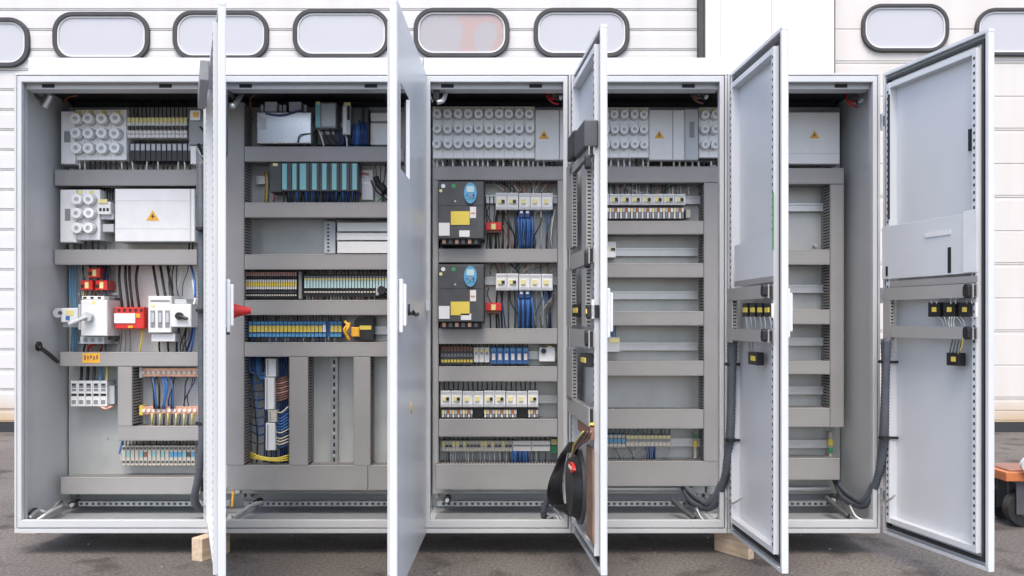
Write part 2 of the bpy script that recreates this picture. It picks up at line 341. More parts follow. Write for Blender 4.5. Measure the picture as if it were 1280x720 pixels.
for i, cab in enumerate(CAB):
    a, c = EDGE[i]; X0, X1 = W(a, 0, 0)[0]+.001, W(c, 0, 0)[0]-.001
    b = MB(); t = .003
    b.box(X0, X1, .03, DEP, ZT-t, ZT, 'paint_in'); b.box(X0, X1, DEP-t, DEP, ZB+t, ZT-t-.0005, 'paint_in')
    b.box(X0, X1, .03, DEP-.001, ZB, ZB+t, 'paint_in')
    if i == 0: b.box(X0, X0+t, .03, DEP-t-.0005, ZB+t+.0005, ZT-t-.0005, 'paint_in')
    if i == 4: b.box(X1-t, X1, .03, DEP-t-.0005, ZB+t+.0005, ZT-t-.0005, 'paint_in')
    b.build('housing', cab)
    # double rim round the opening with a groove between
    b = MB(); o = .009; gr = .0035; wd = .023
    b.box(X0, X1, .002, .03, ZT-o, ZT-.0005, 'paint'); b.box(X0, X1, .002, .03, ZB+.0005, ZB+.019, 'paint')
    b.box(X0, X0+o, .002, .03, ZB+.0195, ZT-o-.0005, 'paint'); b.box(X1-o, X1, .002, .03, ZB+.0195, ZT-o-.0005, 'paint')
    x0, x1, z0, z1 = X0+o+gr, X1-o-gr, ZB+.019+gr, ZT-o-gr
    b.box(X0+o, X1-o, .022, .0295, z0-gr, z0+.006, 'mgrey'); b.box(X0+o, X1-o, .022, .0295, z1-.006, z1+gr, 'mgrey')
    b.box(X0+o+.0005, x0+.01, .022, .029, z0+.006, z1-.006, 'mgrey'); b.box(x1-.01, X1-o-.0005, .022, .029, z0+.006, z1-.006, 'mgrey')
    b.box(x0, x1, 0, .0215, z1-wd, z1, 'paint'); b.box(x0, x1, 0, .0215, z0, z0+wd*1.3, 'paint')
    b.box(x0, x0+wd*.75, -.0005, .021, z0+wd*1.3-.001, z1-wd+.001, 'paint'); b.box(x1-wd*.75, x1, -.0005, .021, z0+wd*1.3-.001, z1-wd+.001, 'paint')
    b.build('door_frame', cab, bev=.002)
    # posts behind the rim, top beam with punched holes
    b = MB()
    for xx in ((X0+.004, X0+.026), (X1-.026, X1-.004)):
        b.box(xx[0], xx[1], .031, .052, ZB+.004, ZT-.004, 'paint_in')
        b.box(xx[0]+.003, xx[1]-.003, DEP-.05, DEP-.01, ZB+.05, ZT-.05, 'zinc')
    b.build('corner_post', cab)
    b = MB(); z1_ = ZT-.02; n = 0; bx = X0+.05
    b.box(X0+.027, X1-.027, .034, .10, ZT-.055, ZT-.0035, 'paint_in')
    for q in (.12, .72):
        xx = X0+(X1-X0)*q; b.box(xx, xx+.05, .0325, .034-.0002, ZT-.05, ZT-.036, 'dark')
    b.build('roof_beam', cab, bev=.002)
    # black sheets added to darken the space under the roof, down to the plate
    b = MB(); b.box(X0+.003, X1-.003, .105, DEP-.004, ZT-.012, ZT-.0035, 'rubber'); b.box(X0+.027 if i == 0 else X0+.001, X1-.027 if i == 4 else X1-.001, YP+.004, YP+.012, W(0, 160, YP)[2], ZT-.0125, 'rubber'); b.build('dark_sheet', cab)
    # mounting plate
    px0 = 86 if i == 0 else EDGE[i][0]*.9+64+1.5; px1 = 1050 if i == 4 else EDGE[i][1]*.9+64-1.5
    b = MB(); ptop = W(0, 134, YP)[2]; pbot = W(0, 617, YP)[2]
    A, B_ = W(px0, 0, YP)[0], W(px1, 0, YP)[0]
    b.box(A, B_, YP, YP+.003, pbot, ptop, 'plate'); b.box(A, B_, YP+.003, YP+.02, pbot, pbot+.003, 'plate')
    b.build('mounting_plate', cab, bev=.001)
    b = MB(); n_ = 0                                # plate screws in the open bays
    for yy in (270, 300, 345, 400, 425, 485, 505, 548):
        for q in (.24, .52, .83):
            p = W(EDGE[i][0]*.9+64+(EDGE[i][1]-EDGE[i][0])*.9*q+(yy % 7), yy, YP-.0005); b.cyl(p, (0, -1, 0), .004, .003, 'zinc', 8); n_ += 1
    b.build('screw', cab)['kind'] = 'stuff'
    # floor rails: bright tube and punched rails
    b = MB(); zf = ZB+.004
    b.cyl((X0+.06, .385, zf+.10), (1, 0, 0), .012, X1-X0-.12, 'metal', 12)
    b.box(X0+.03, X1-.03, .33, .36, zf+.035, zf+.055, 'zinc')
    x = X0+.05
    while x < X1-.06: b.box(x, x+.011, .329, .3299, zf+.040, zf+.050, 'dark'); x += .025
    b.box(X0+.03, X1-.03, .12, .15, zf+.0005, zf+.018, 'zinc'); b.box(X0+.03, X1-.03, .20, .30, zf+.0005, zf+.010, 'mgrey')
    b.box(X0+.03, X1-.03, .055, .09, zf+.0005, zf+.020, 'paint_in')
    b.build('floor_rail', cab, bev=.001)
    # black corner bracket and crumpled silver braid in the lower corners
    b = MB()
    def bolt(px, py, Y): 
        p = W(px, py, Y); b.cyl(p, (0, -1, 0), .016, .05, 'black', 10); b.cyl((p[0], Y-.05, p[2]), (0, -1, 0), .009, .012, 'metal', 8)
    if i in (0, 1, 2): bolt([98, 325, 560][i], [628, 626, 622][i], .36)
    else: bolt([0, 0, 0, 862, 1036][i], [0, 0, 0, 625, 622][i], .36)
    b.build('plate_clamp', cab)

# board on the roofs
b = MB(); a = W(35, 72, .06); c = W(1023, 72, .06)
b.box(a[0], (a[0]+c[0])/2-.001, .06, .36, ZT+.0005, a[2], 'boardwhite'); b.box((a[0]+c[0])/2+.001, c[0], .06, .36, ZT+.0005, a[2], 'boardwhite')
tag(b.build('roof_board', None, bev=.003), 'long pale board lying flat along the cabinet roofs', 'board')

c1, c2, c3, c4, c5 = CAB
# ducts ---------------------------------------------------------------
for q in [(68,212,246,232), (68,312,246,331), (75,440,249,458), (147,458.5,165,532.5), (147,533,249,551), (76,597,250,618)]: duct(c1, *q)
for q in [(281,128,305,581.5), (305.5,183,505,202), (305.5,253,505,272), (305.5,318,505,337), (305.5,375,505,394), (305.5,428,505,446),
          (361.5,446.5,385,581.5), (442,446.5,463,581.5), (284,582,459.5,613), (460,582,516,613), (505.5,128,518,581.5)]: duct(c2, *q)
for q in [(541.5,208,712,225), (541.5,225.5,548,579.5), (697,225.5,712,579.5), (548.5,311,696.5,328), (548.5,410.5,696.5,430), (548.5,458,696.5,477), (548.5,524,696.5,546), (545,580,710,612)]: duct(c3, *q)
for q in [(722,208,905,228), (880,228.5,905,576.5), (722,228.5,740,576.5), (740.5,276,879.5,293), (740.5,329,879.5,347), (740.5,389,879.5,407), (740.5,451,879.5,470), (740.5,512,879.5,536), (722,577,900,608)]: duct(c4, *q)
for q in [(922,210,1055,230), (1038,230.5,1055,534), (922,230.5,940,534), (940.5,312,1037.5,331), (940.5,387,1037.5,405.5), (940.5,451,1037.5,468), (940.5,510,1037.5,534), (922,573,1050,600)]: duct(c5, *q)
for cab, x0, x1, y in [(c1,160,246,192), (c1,90,244,395), (c1,150,245,570), (c1,90,140,492), (c2,320,484,158), (c2,320,460,225), (c2,420,500,296), (c2,308,500,356), (c2,312,500,413),
                       (c3,549,697,249), (c3,549,697,351), (c3,549,697,444), (c3,549,697,499), (c3,549,697,557), (c4,742,878,250), (c4,742,872,315), (c4,742,872,369), (c4,742,872,433), (c4,742,878,553),
                       (c5,942,1030,259), (c5,942,1030,361), (c5,942,1030,427), (c5,942,1030,488), (c5,942,1036,555)]: rail(cab, x0, x1, y)

# --- component builders
def screwcap(r=.0245):
    b = MB(); b.cyl((0,0,0), (0,-1,0), r, .012, 'lgrey', 18); b.cyl((0,-.0121,0), (0,-1,0), r*.93, .020, 'cap', 18, r*.86)
    b.cyl((0,-.0322,0), (0,-1,0), r*.42, .0012, 'lgrey', 10); b.box(-r*.3, r*.3, -.0345, -.0335, -r*.05, r*.09, 'mgrey'); return b
CAPP = {}
def caps(block, xs, ys, Y, rpx):
    r = rpx*(Y+CD)/F
    for y in ys:
        for x in xs:
            p = W(x, y, Y)
            key = round(r, 4)
            if key not in CAPP:
                o = screwcap(r).build('fuse_cap', None, rot=True); o.parent = block; o.location = Vector(p)-WP[block.name]; CAPP[key] = o
            else:
                o = CAPP[key].copy(); C.collection.objects.link(o); o.parent = block; o.location = Vector(p)-WP[block.name]; o.rotation_euler = (random.uniform(-.06, .06), random.uniform(-1.2, 1.2), random.uniform(-.06, .06))
def fuse_block(cab, x0, y0, x1, y1, xs, ys, rpx, tabs='pyellow'):
    b = MB(); Y = .30; b.pb(x0, y0, x1, y1, Y, YP-.001, 'cap', .002)
    sp = (xs[-1]-xs[0])/max(1, len(xs)-1)
    for x in xs[1:]: b.pb(x-sp/2-.25, y0+1, x-sp/2+.25, y1-1, Y-.0008, Y+.001, 'lgrey')
    o = b.build('fuse_block', cab)
    b = MB()
    for x in xs: b.pb(x-3, y0+1.5, x+3, y0+5, Y-.0022, Y-.0002, tabs)
    b.build('marker_tag', o)
    caps(o, xs, ys, Y-.0005, rpx); return o
def triangle(parent, x, y, s, Y):
    c = W(x, y, Y); k = s*(Y+CD)/F; h = k*.9
    b = MB(); b.prism([(c[0]-k, c[2]-h*.8), (c[0]+k, c[2]-h*.8), (c[0], c[2]+h)], Y-.0012, Y-.0002, 'amber')
    b.prism([(c[0]+.002, c[2]+h*.45), (c[0]-k*.28, c[2]-h*.15), (c[0]+.0, c[2]-h*.15), (c[0]-.002, c[2]-h*.62), (c[0]+k*.28, c[2]+h*.02), (c[0]+.001, c[2]+h*.02)], Y-.0020, Y-.0013, 'black')
    return b.build('warning_sign', parent)
def cover(cab, x0, y0, x1, y1, tri=None, seams=(), Y=.285, mt='white', ribs=()):
    b = MB(); b.pb(x0, y0, x1, y1, Y, YP-.001, mt, .003)
    for x in seams: b.pb(x-.5, y0+1, x+.5, y1-1, Y-.0006, Y+.001, 'mgrey')
    for y in ribs: b.pb(x0+1, y-.3, x1-1, y+.3, Y-.0006, Y+.001, 'lgrey')
    o = b.build('fuse_cover', cab)
    if tri: triangle(o, *tri, Y)
    return o
def modules(cab, name, x0, x1, y0, y1, n, draw, Y=.315, body='white', kids=None):
    """n equal devices side by side; the first is built, the rest are copies"""
    step = (x1-x0)/n; b = MB(); b.pb(x0+.25, y0, x0+step-.25, y1, Y, YP-.012, body, .0015); draw(b, x0, step, y0, y1, Y)
    o = b.build(name, cab)
    if kids: kids(o, x0, step, y0, y1, Y)
    dx = step*(Y+CD)/F
    for k in range(1, n): dup(o, WP[o.name]+Vector((dx*k, 0, 0)), cab)
    return o
def wires(cab, specs, r=.0028, name='wire', stuff=False):
    """each spec: colour, then points (px,py,Y)"""
    b = None
    for sp in specs:
        b = MB(); b.tube([W(*p) for p in sp[1:]], r if isinstance(sp[0], str) else sp[0][1], sp[0] if isinstance(sp[0], str) else sp[0][0], 6, 4); b.build(name, cab)
def fan(cab, x0, x1, y0, y1, n, cols, Y0=.37, Y1=.38, r=.0022, jit=1.5):
    for k in range(n):
        x = x0+(x1-x0)*(k+.5)/n; j = random.uniform(-jit, jit)
        wires(cab, [(random.choice(cols), (x, y0, Y0), (x+j*.6, (y0+y1)/2, (Y0+Y1)/2-.01), (x+j, y1, Y1))], r)

# ================= cabinet 1
cover(c1, 76, 139, 93.5, 205, ribs=())
b = MB(); b.pb(80, 164, 88, 178, .2845, .2849, 'mgrey'); b.build('label_window', c1)
fuse_block(c1, 94, 137, 158, 200, [98.5, 114, 130.5, 147], [150, 168, 186.5], 7.6, 'yellow')
def d1(b, x, s, y0, y1, Y):
    b.pb(x+.6, y0, x+s-.6, y0+6, Y-.003, Y-.0005, 'pyellow'); b.pb(x+.5, y0+20, x+s-.3, y0+20.8, Y-.002, Y-.0005, 'mgrey')
def k1(o, x, s, y0, y1, Y):
    b = MB(); b.pb(x+1, y0+10, x+s-1, y0+15, Y-.014, Y-.0005, 'black'); b.build('toggle', o)
modules(c1, 'circuit_breaker', 158.5, 234, 147, 172, 15, d1, .30, 'white', k1)
def d2(b, x, s, y0, y1, Y):
    b.pb(x+1, y0+1, x+s-1, y0+9, Y-.004, Y-.0005, 'lgrey'); b.pb(x+.4, y0+10, x+s-.4, y1, Y-.006, Y-.0005, 'black')
modules(c1, 'relay', 162, 241, 179, 201, 12, d2, .325, 'dgrey')
fan(c1, 160, 236, 126, 147, 15, ['black'], .37, .335, .0026, .5)
fan(c1, 96, 240, 199, 213, 22, ['black', 'black', 'white', 'cream'], .34, .33, .0035, 2)
b = MB(); b.pb(236, 140, 262, 181, .24, .36, 'mgrey', .003); b.pb(238, 138, 250, 150, .225, .2395, 'white'); b.pb(241, 140, 247, 146, .22, .2249, 'amber'); b.pb(238, 182, 247, 205, .25, .34, 'white', .002); o = b.build('transformer', c1)
b = MB(); b.cyl(W(252, 222, .20), (0, 0, 1), .001, .001, 'dgrey', 8)
b.tube([W(252, 185, .27), W(253, 210, .22), W(253, 245, .21)], .024, 'mgrey', 12, 5); b.build('cable_sleeve', c1)
wires(c1, [(('black', .004), (243, 150, .28), (258, 170, .2), (262, 195, .16)), (('white', .004), (247, 186, .24), (255, 196, .2), (258, 182, .2)), (('black', .005), (248, 180, .24), (255, 200, .2), (256, 206, .2))])
wires(c1, [(('orange', .008), (80, 128, .40), (73, 145, .40), (72, 180, .40), (73, 211, .36))], name='orange_cable')
wires(c1, [(('orange', .005), (96, 119, .30), (84, 122, .34), (80, 130, .38))], name='orange_cable')
# row 2
cover(c1, 75, 237, 95, 303); b = MB(); b.pb(81, 261, 88, 276, .2845, .2849, 'mgrey'); b.build('label_window', c1)
fuse_block(c1, 95.5, 237, 125, 300, [100, 114.5], [250, 267.5, 285.5], 7.4, 'pyellow')
b = MB(); b.pb(122, 252, 138, 268, .285, .40, 'white', .002); b.pb(126, 268, 142, 274, .30, .4, 'lgrey'); b.pb(128, 280, 142, 290, .31, .4, 'lgrey', .002)
for k in range(3): b.pb(124+k*4.5, 260, 127+k*4.5, 264, .2842, .2849, 'black')
b.pb(123, 249, 134, 254, .28, .2845, 'pyellow'); b.build('fuse_holder', c1)
fan(c1, 126, 143, 233, 250, 5, ['black'], .38, .35, .0028, 1)
fan(c1, 80, 135, 299, 313, 7, ['black', 'dgrey'], .36, .36, .0034, 2)
cover(c1, 143.5, 236, 238, 302, (191, 270, 8.2), ribs=(251, 286)); cover(c1, 238.5, 236, 243.5, 302)
fan(c1, 236, 244, 300, 313, 2, ['black'], .36, .36, .004, 2)
# row 3
for (x, y) in ((117.5, 341), (108, 356.5), (126.5, 356.5)):
    b = MB(); b.pb(x-7.5, y-6, x+7.5, y+6, .33, .40, 'red', .002); b.pb(x-2, y-4, x+2.5, y+4, .3285, .3299, 'pyellow')
    b.pb(x-7, y-1, x-3, y+3, .3285, .3299, 'dark'); b.build('red_terminal', c1)
b = MB(); b.pb(101, 375, 134, 420, .26, .40, 'white', .003); b.pb(98, 380, 101, 412, .28, .40, 'lgrey'); b.pb(134.2, 372, 143, 425, .33, .40, 'dgrey')
b.pb(100, 420.5, 130, 430, .29, .4, 'lgrey', .002); b.pb(102, 370, 130, 374.7, .28, .4, 'white', .002)
for k in range(3): b.pb(104+k*9, 371, 108+k*9, 373.5, .2785, .2798, 'dark'); b.cyl(W(107+k*9, 425, .2895), (0,-1,0), .009, .003, 'mgrey', 10)
b.pb(97, 366, 147, 369, .39, .40, 'metal'); b.pb(97, 427, 147, 430, .392, .402, 'metal'); b.pb(115, 376, 119, 380, .2585, .2598, 'pyellow')
o = b.build('main_breaker', c1)
b = MB(); p = W(112, 396, .2595); b.cyl(p, (0,-1,0), .020, .025, 'lgrey', 16); b.cyl((p[0], p[1]-.0255, p[2]), (-.7,-.25,-.35), .009, .075, 'lgrey', 10); b.build('rotary_handle', o)
b = MB(); b.pb(76, 385, 97, 403, .27, .38, 'white', .003); b.pb(79, 404, 100, 409, .30, .38, 'lgrey'); b.pb(82, 388, 92, 394, .2685, .2698, 'pyellow'); b.pb(82, 395, 87, 400, .268, .2697, 'blue')
b.cyl(W(75, 391, .29), (0,-1,0), .021, .02, 'lgrey', 14); b.cyl(W(75, 391, .2698), (0,-1,0), .008, .002, 'dgrey', 10); b.build('auxiliary_switch', c1)
b = MB(); b.pb(143, 384, 180, 411, .30, .40, 'red', .003)
for k in range(5): b.pb(147+k*7, 386, 150+k*7, 389.5, .2985, .2998, 'dark')
b.build('surge_protector', c1); b = MB(); b.pb(142.5, 391.5, 169, 404, .2965, .2978, 'white'); b.build('name_plate', c1)
b = MB(); b.pb(170, 392, 175, 397, .297, .2995, 'amber'); b.pb(160, 407, 166, 410, .297, .2995, 'amber'); b.build('marker_tag', c1)
b = MB(); b.pb(185, 370, 214, 416, .29, .40, 'white', .003); b.pb(189, 417, 219, 427, .31, .40, 'white', .002)
for k in range(3): b.pb(188+k*9.2, 388, 193.5+k*9.2, 409, .2875, .2898, 'lblue' if 0 else 'mgrey'); b.pb(189+k*9.2, 391, 192.5+k*9.2, 403, .284, .2874, 'lgrey')
b.pb(188, 375, 212, 377, .2885, .2898, 'mgrey'); b.pb(188, 381, 193, 384, .2885, .2898, 'pyellow'); b.build('fuse_switch', c1)
b = MB(); b.pb(213, 380, 239, 409, .27, .40, 'white', .003); b.pb(218, 374, 233, 380, .30, .40, 'lgrey', .002); o = b.build('isolator_switch', c1)
b = MB(); p = W(225, 395, .2695); b.cyl(p, (0,-1,0), .016, .016, 'black', 14); b.cyl((p[0], p[1]-.01, p[2]), (.85,-.1,-.3), .007, .038, 'black', 8); b.build('knob', o)
wires(c1, [(('black', .0062), (150+dx, 329, .38), (149+dx+e, 350, .36), (153+dx+e, 385, .35)) for dx, e in ((0, 0), (7, 1), (12, 1), (23, -2))], name='power_cable')
wires(c1, [(('black', .0062), (191+k*9, 329, .38), (194+k*9, 348, .36), (198+k*9, 372, .34)) for k in range(3)], name='power_cable')
wires(c1, [(('black', .0045), (199+k*11, 425, .36), (199+k*11, 434, .36), (200+k*11, 442, .37)) for k in range(3)], name='power_cable')
wires(c1, [(('yellow', .0045), (178, 411, .35), (177, 425, .34), (174, 442, .36))], name='earth_cable')
wires(c1, [(('blue', .0055), (238, 329, .37), (243, 350, .33), (244, 372, .31)), (('dblue', .0055), (232, 442, .37), (238, 425, .35), (241, 408, .33)), (('blue', .005), (238, 442, .37), (241, 428, .33), (243, 410, .33)), (('white', .006), (241, 350, .34), (244, 375, .31), (238, 388, .31))])
wires(c1, [(('lblue', .0035), (89+k*3, 329, .40), (88+k*3.2, 360, .385), (90+k*2.6, 400, .385), (89+k*3, 442, .39)) for k in range(3)], name='wire')
wires(c1, [(c_, (x, 330, .39), (x+1, 345, .37), (x2, 374, .35)) for c_, x, x2 in (('yellow', 106, 104), ('dgrey', 112, 108), ('black', 122, 118), ('dgrey', 131, 127), ('brown', 127, 113), ('black', 136, 130))], .0035)
wires(c1, [(('red', .006), (108, 440, .36), (112, 433, .34), (120, 430, .34)), (('black', .004), (104, 442, .38), (107, 428, .35), (110, 425, .34)), (('dgrey', .004), (126, 442, .38), (127, 432, .36), (126, 428, .35))])
wires(c1, [(('mgrey', .003), (150+k*6, 412, .36), (151+k*6, 425, .37), (150+k*6.4, 442, .38)) for k in range(3)])
b = MB(); b.pb(103, 441.5, 125, 453.5, .2885, .2898, 'amber')
for k in range(5): b.pb(105+k*3.8, 444+(k % 2), 107.2+k*3.8, 450-(k % 3), .2875, .2884, 'brown')
b.build('duct_sticker', c1)
b = MB(); b.tube([W(49, 434, .10), W(60, 442, .2), W(72, 452, .28)], .009, 'black', 8, 4); b.cyl(W(47, 433, .12), (1,0,0), .02, .01, 'black', 10); b.build('door_stop', c1)
# row 4
wires(c1, [((c_, .0065), (102+k*8, 455, .38), (102+k*8, 466, .37), (101+k*8, 478, .36)) for k, c_ in enumerate(('black', 'black', 'dgrey', 'lblue', 'pyellow'))], name='power_cable')
def d3(b, x, s, y0, y1, Y):
    b.pb(x+1.5, y0+3, x+s-2, y0+9, Y-.0015, Y-.0002, 'mgrey'); b.pb(x+2, y0+4, x+s-3, y0+6, Y-.0024, Y-.0016, 'dark'); b.pb(x+1.5, y0+10, x+s-2, y0+13, Y-.0015, Y-.0002, 'mgrey')
    b.pb(x+1, y0+16, x+s-1.5, y0+19, Y-.0015, Y-.0002, 'dark'); b.pb(x+1.5, y0+24, x+s-2.5, y0+29, Y-.0015, Y-.0002, 'mgrey')
modules(c1, 'terminal_block', 88, 134, 476, 508, 5, d3, .33)
b = MB(); b.pb(134.5, 482, 143, 505, .35, .40, 'lgrey'); b.tube([W(124, 507, .34), W(132, 511, .34), W(141, 508, .36)], .007, 'copper', 8, 4); b.build('busbar_clamp', c1)
for (y0, y1, y2) in ((460, 471, 0), (508, 518, 0)):
    b = MB(); b.pb(176, y0, 248, y1, .345, .365, 'copper', .0015)
    for k in range(11): p = W(180+k*6.4, (y0+y1)/2, .3445); b.cyl(p, (0,-1,0), .0075, .006, 'cream', 8)
    b.build('copper_busbar', c1)
b = MB(); b.pb(174, 459, 177.5, 472, .34, .4, 'white'); b.pb(174, 507, 178, 519, .34, .4, 'yellow'); b.build('busbar_support', c1)
wires(c1, [((c_, .0048), (x, 471, .34), (x+3, 485, .325), (x2, 511, .335)) for c_, x, x2 in (('black', 189, 193), ('blue', 190, 196), ('black', 196, 199), ('blue', 203, 205), ('blue', 206, 203), ('black', 213, 214), ('blue', 213, 216))], name='wire')
wires(c1, [((c_, .0035), (x, 517, .335), (x, 524, .33), (x-1, 536, .36)) for x, c_ in zip(range(190, 245, 5), ('yellow', 'black', 'pyellow', 'black', 'yellow', 'black', 'pyellow', 'dgrey', 'pyellow', 'dgrey', 'yellow'))], name='wire')
# row 5
def d4(mt1, mt2):
    def f(b, x, s, y0, y1, Y):
        b.pb(x+.5, y0+8, x+s-.5, y0+14, Y-.002, Y-.0002, mt1); b.pb(x+1, y0+2, x+s-1, y0+5, Y-.001, Y-.0002, mt2); b.pb(x+1, y0+19, x+s-1, y0+22, Y-.001, Y-.0002, mt2)
    return f
cols5 = ['beige', 'teal', 'beige', 'beige', 'teal', 'brown', 'beige', 'teal', 'beige', 'teal', 'beige', 'lblue', 'lblue', 'lblue', 'teal', 'dgrey', 'lblue']
for k, c_ in enumerate(cols5): modules(c1, 'terminal_block', 152+k*5.4, 157.2+k*5.4, 557, 582, 1, d4(c_, 'dgrey'), .34, 'beige')
fan(c1, 152, 244, 549, 560, 22, ['black', 'dgrey', 'black', 'brown'], .36, .36, .0028, 1)
wires(c1, [(('blue', .0045), (153, 549, .35), (151, 560, .34), (149, 567, .335))])
# hose and lower door hinge strap
b = MB(); b.tube([W(251, 205, .12), W(252, 300, .08), W(252, 450, .07), W(253, 540, .06), W(249, 590, .08), W(243, 622, .12), W(247, 632, .18), W(256, 637, .22)], .0165, 'hose', 10, 8, ridge=.006)
b.build('corrugated_hose', c1)
for y in (288, 390, 531): b = MB(); b.cyl(W(251, y, .062), (0,0,1), .0205, .012, 'black', 10); b.box(*[v for v in (W(252, y, .07)[0], W(262, y, .07)[0])], .065, .085, W(0, y, .07)[2]+.002, W(0, y, .07)[2]+.010, 'black'); b.build('hose_clip', c1)
b = MB(); b.tube([W(250, 625, .03), W(254, 632, -.02), W(262, 632, -.05), W(266, 627, -.05)], .004, 'zinc', 6, 5); b.build('earth_strap', c1)
b = MB(); b.tube([W(37, 648, .06), W(48, 638, .12), W(60, 640, .15), W(76, 626, .3)], .008, 'zinc', 6, 5); b.build('earth_strap', c1); b = MB(); b.tube([W(45, 651, .06), W(60, 641, .1), W(78, 632, .25)], .006, 'metal', 6, 5); b.build('earth_strap', c1); b = MB(); b.tube([W(36, 642, .08), W(44, 636, .14), W(54, 640, .16)], .005, 'black', 6, 5); b.build('earth_strap', c1)
b = MB(); b.cyl(W(55, 134, .2), (.5, 0, 1), .016, .055, 'silver', 12); b.tube([W(33, 111, .12), W(50, 124, .17)], .008, 'dgrey', 8, 3); b.tube([W(37, 108, .12), W(57, 121, .2)], .006, 'mgrey', 8, 3); b.build('cable_gland', c1)

# light backing boards seen behind the devices, and loose wiring
b = MB(); b.pb(144, 303, 247, 312, YP-.004, YP-.0005, 'cream'); b.build('backing_board', c1)
b = MB(); b.pb(146, 331, 250, 440, YP-.004, YP-.0005, 'cream'); b.build('backing_board', c1)
b = MB(); b.pb(168, 458, 250, 533, YP-.004, YP-.0005, 'lgrey'); b.build('backing_board', c1)
def tangle(cab, x0, y0, x1, y1, n, cols, r=.0024, Y=.36, sag=5):
    for k in range(n):
        a_, b_ = random.uniform(x0, x1), random.uniform(x0, x1); b_ = a_+(b_-a_)*.22
        ym = (y0+y1)/2+random.uniform(-sag, sag)
        wires(cab, [(random.choice(cols), (a_, y0, Y+.01), (a_+(b_-a_)*.2+random.uniform(-2, 2), ym-(y1-y0)*.2, Y-.012+random.uniform(-.01, .01)), (b_+random.uniform(-2, 2), ym+(y1-y0)*.2, Y-.015), (b_, y1, Y+.01))], r*random.uniform(.8, 1.3))
tangle(c1, 95, 331, 140, 374, 9, ['black', 'dgrey', 'dblue', 'mgrey'])
tangle(c1, 98, 426, 140, 441, 7, ['black', 'dgrey', 'red', 'mgrey'])
tangle(c1, 205, 410, 245, 441, 6, ['black', 'dblue', 'dgrey'])
tangle(c1, 182, 331, 246, 370, 5, ['black', 'white', 'dgrey'])
tangle(c1, 182, 472, 244, 509, 6, ['dblue', 'black', 'mgrey'], .0026, .35)
tangle(c3, 622, 262, 694, 312, 16, ['black', 'dgrey', 'dblue', 'cream', 'brown', 'mgrey'], .0026, .35)
tangle(c3, 622, 363, 694, 411, 16, ['black', 'dgrey', 'dblue', 'cream', 'brown', 'mgrey'], .0026, .35)
tangle(c3, 608, 226, 694, 242, 12, ['pink', 'cream', 'dgrey', 'brown'], .0022, .37, 2)
tangle(c3, 608, 328, 694, 343, 12, ['pink', 'cream', 'dgrey', 'brown'], .0022, .37, 2)
tangle(c3, 606, 245, 622, 311, 4, ['dgrey', 'black', 'lgrey'], .0022, .37)
tangle(c3, 553, 522, 675, 527, 10, ['black', 'dgrey', 'mgrey'], .002, .36, 1)
tangle(c2, 311, 447, 361, 580, 10, ['dblue', 'blue', 'dgrey', 'black'], .0028, .375, 12)
tangle(c2, 425, 160, 462, 184, 8, ['black', 'dblue', 'dgrey'], .003, .33, 2)
tangle(c2, 452, 205, 484, 252, 4, ['dgrey', 'black', 'red', 'lgrey'], .0022, .37, 5)
tangle(c4, 770, 229, 876, 244, 10, ['cream', 'dgrey', 'lgrey', 'pink'], .0022, .37, 2)
tangle(c4, 764, 556, 842, 577, 8, ['mgrey', 'dgrey', 'dblue'], .0022, .37, 2)
# ================= cabinet 2
b = MB(); b.pb(321, 140, 389, 179, .27, .40, 'silver', .003)
b.pb(331, 127, 346, 139.5, .29, .36, 'lgrey', .002); b.pb(361, 127, 376, 139.5, .29, .36, 'lgrey', .002)
for x in (326, 349, 354, 380): b.pb(x, 131, x+3, 139.5, .30, .32, 'lgrey')
b.pb(347, 128, 360, 139, .33, .36, 'dark'); b.build('power_supply', c2)
b = MB(); b.pb(325, 147, 333, 162, .2685, .2698, 'lgrey'); b.build('label_window', c2)
wires(c2, [(('dblue', .0035), (332, 142, .265), (352, 144, .262), (376, 138, .27)), (('dgrey', .003), (372, 178, .265), (375, 169, .26), (388, 167, .27))])
b = MB(); b.pb(394, 128, 420, 160, .29, .40, 'mgrey', .002); b.pb(394.5, 129, 400, 159, .2885, .2898, 'teal'); b.pb(395, 127, 400, 130.5, .285, .2884, 'pyellow')
b.pb(402, 130, 419, 158, .2885, .2898, 'lgrey'); b.build('interface_module', c2)
b = MB(); b.pb(396, 162, 430, 182, .34, .40, 'black', .004); b.pb(399, 164, 418, 168, .335, .3395, 'lgrey'); b.build('connector_block', c2)
wires(c2, [((c_, .004), (x, 162, .33), (x+4, 172, .32), (x+x2, 184, .33)) for c_, x, x2 in (('white', 398, 7), ('black', 404, 12), ('black', 412, 16), ('white', 429, 5), ('dblue', 420, 2))])
b = MB(); b.pb(428, 131, 438, 168, .29, .40, 'lgrey', .002); b.pb(429, 133, 433, 166, .2885, .2898, 'white'); b.pb(430, 128, 438, 132, .285, .2895, 'pyellow'); b.pb(434, 132, 437, 150, .287, .2897, 'dark'); b.build('interface_module', c2)
b = MB(); b.pb(440, 134, 460, 180, .31, .40, 'dgrey', .003); b.pb(452, 136, 456, 156, .3085, .3098, 'dark'); b.build('communication_module', c2)
wires(c2, [((random.choice(['blue', 'dblue', 'dblue']), .004), (441+k*2, 150+random.random()*8, .30), (442+k*2, 165, .29), (440+k*2.3, 183, .31)) for k in range(9)])
wires(c2, [(('brown', .004), (316, 114, .3), (312, 130, .38), (315, 150, .39)), (('orange', .005), (318, 118, .3), (313, 124, .36), (314, 136, .38))])
b = MB(); b.tube([W(290, 133, .06), W(294, 130, .1), W(302, 117, .2)], .011, 'metal', 10, 4); b.tube([W(283, 112, .05), W(292, 122, .12)], .009, 'dgrey', 8, 3); b.build('cable_gland', c2)
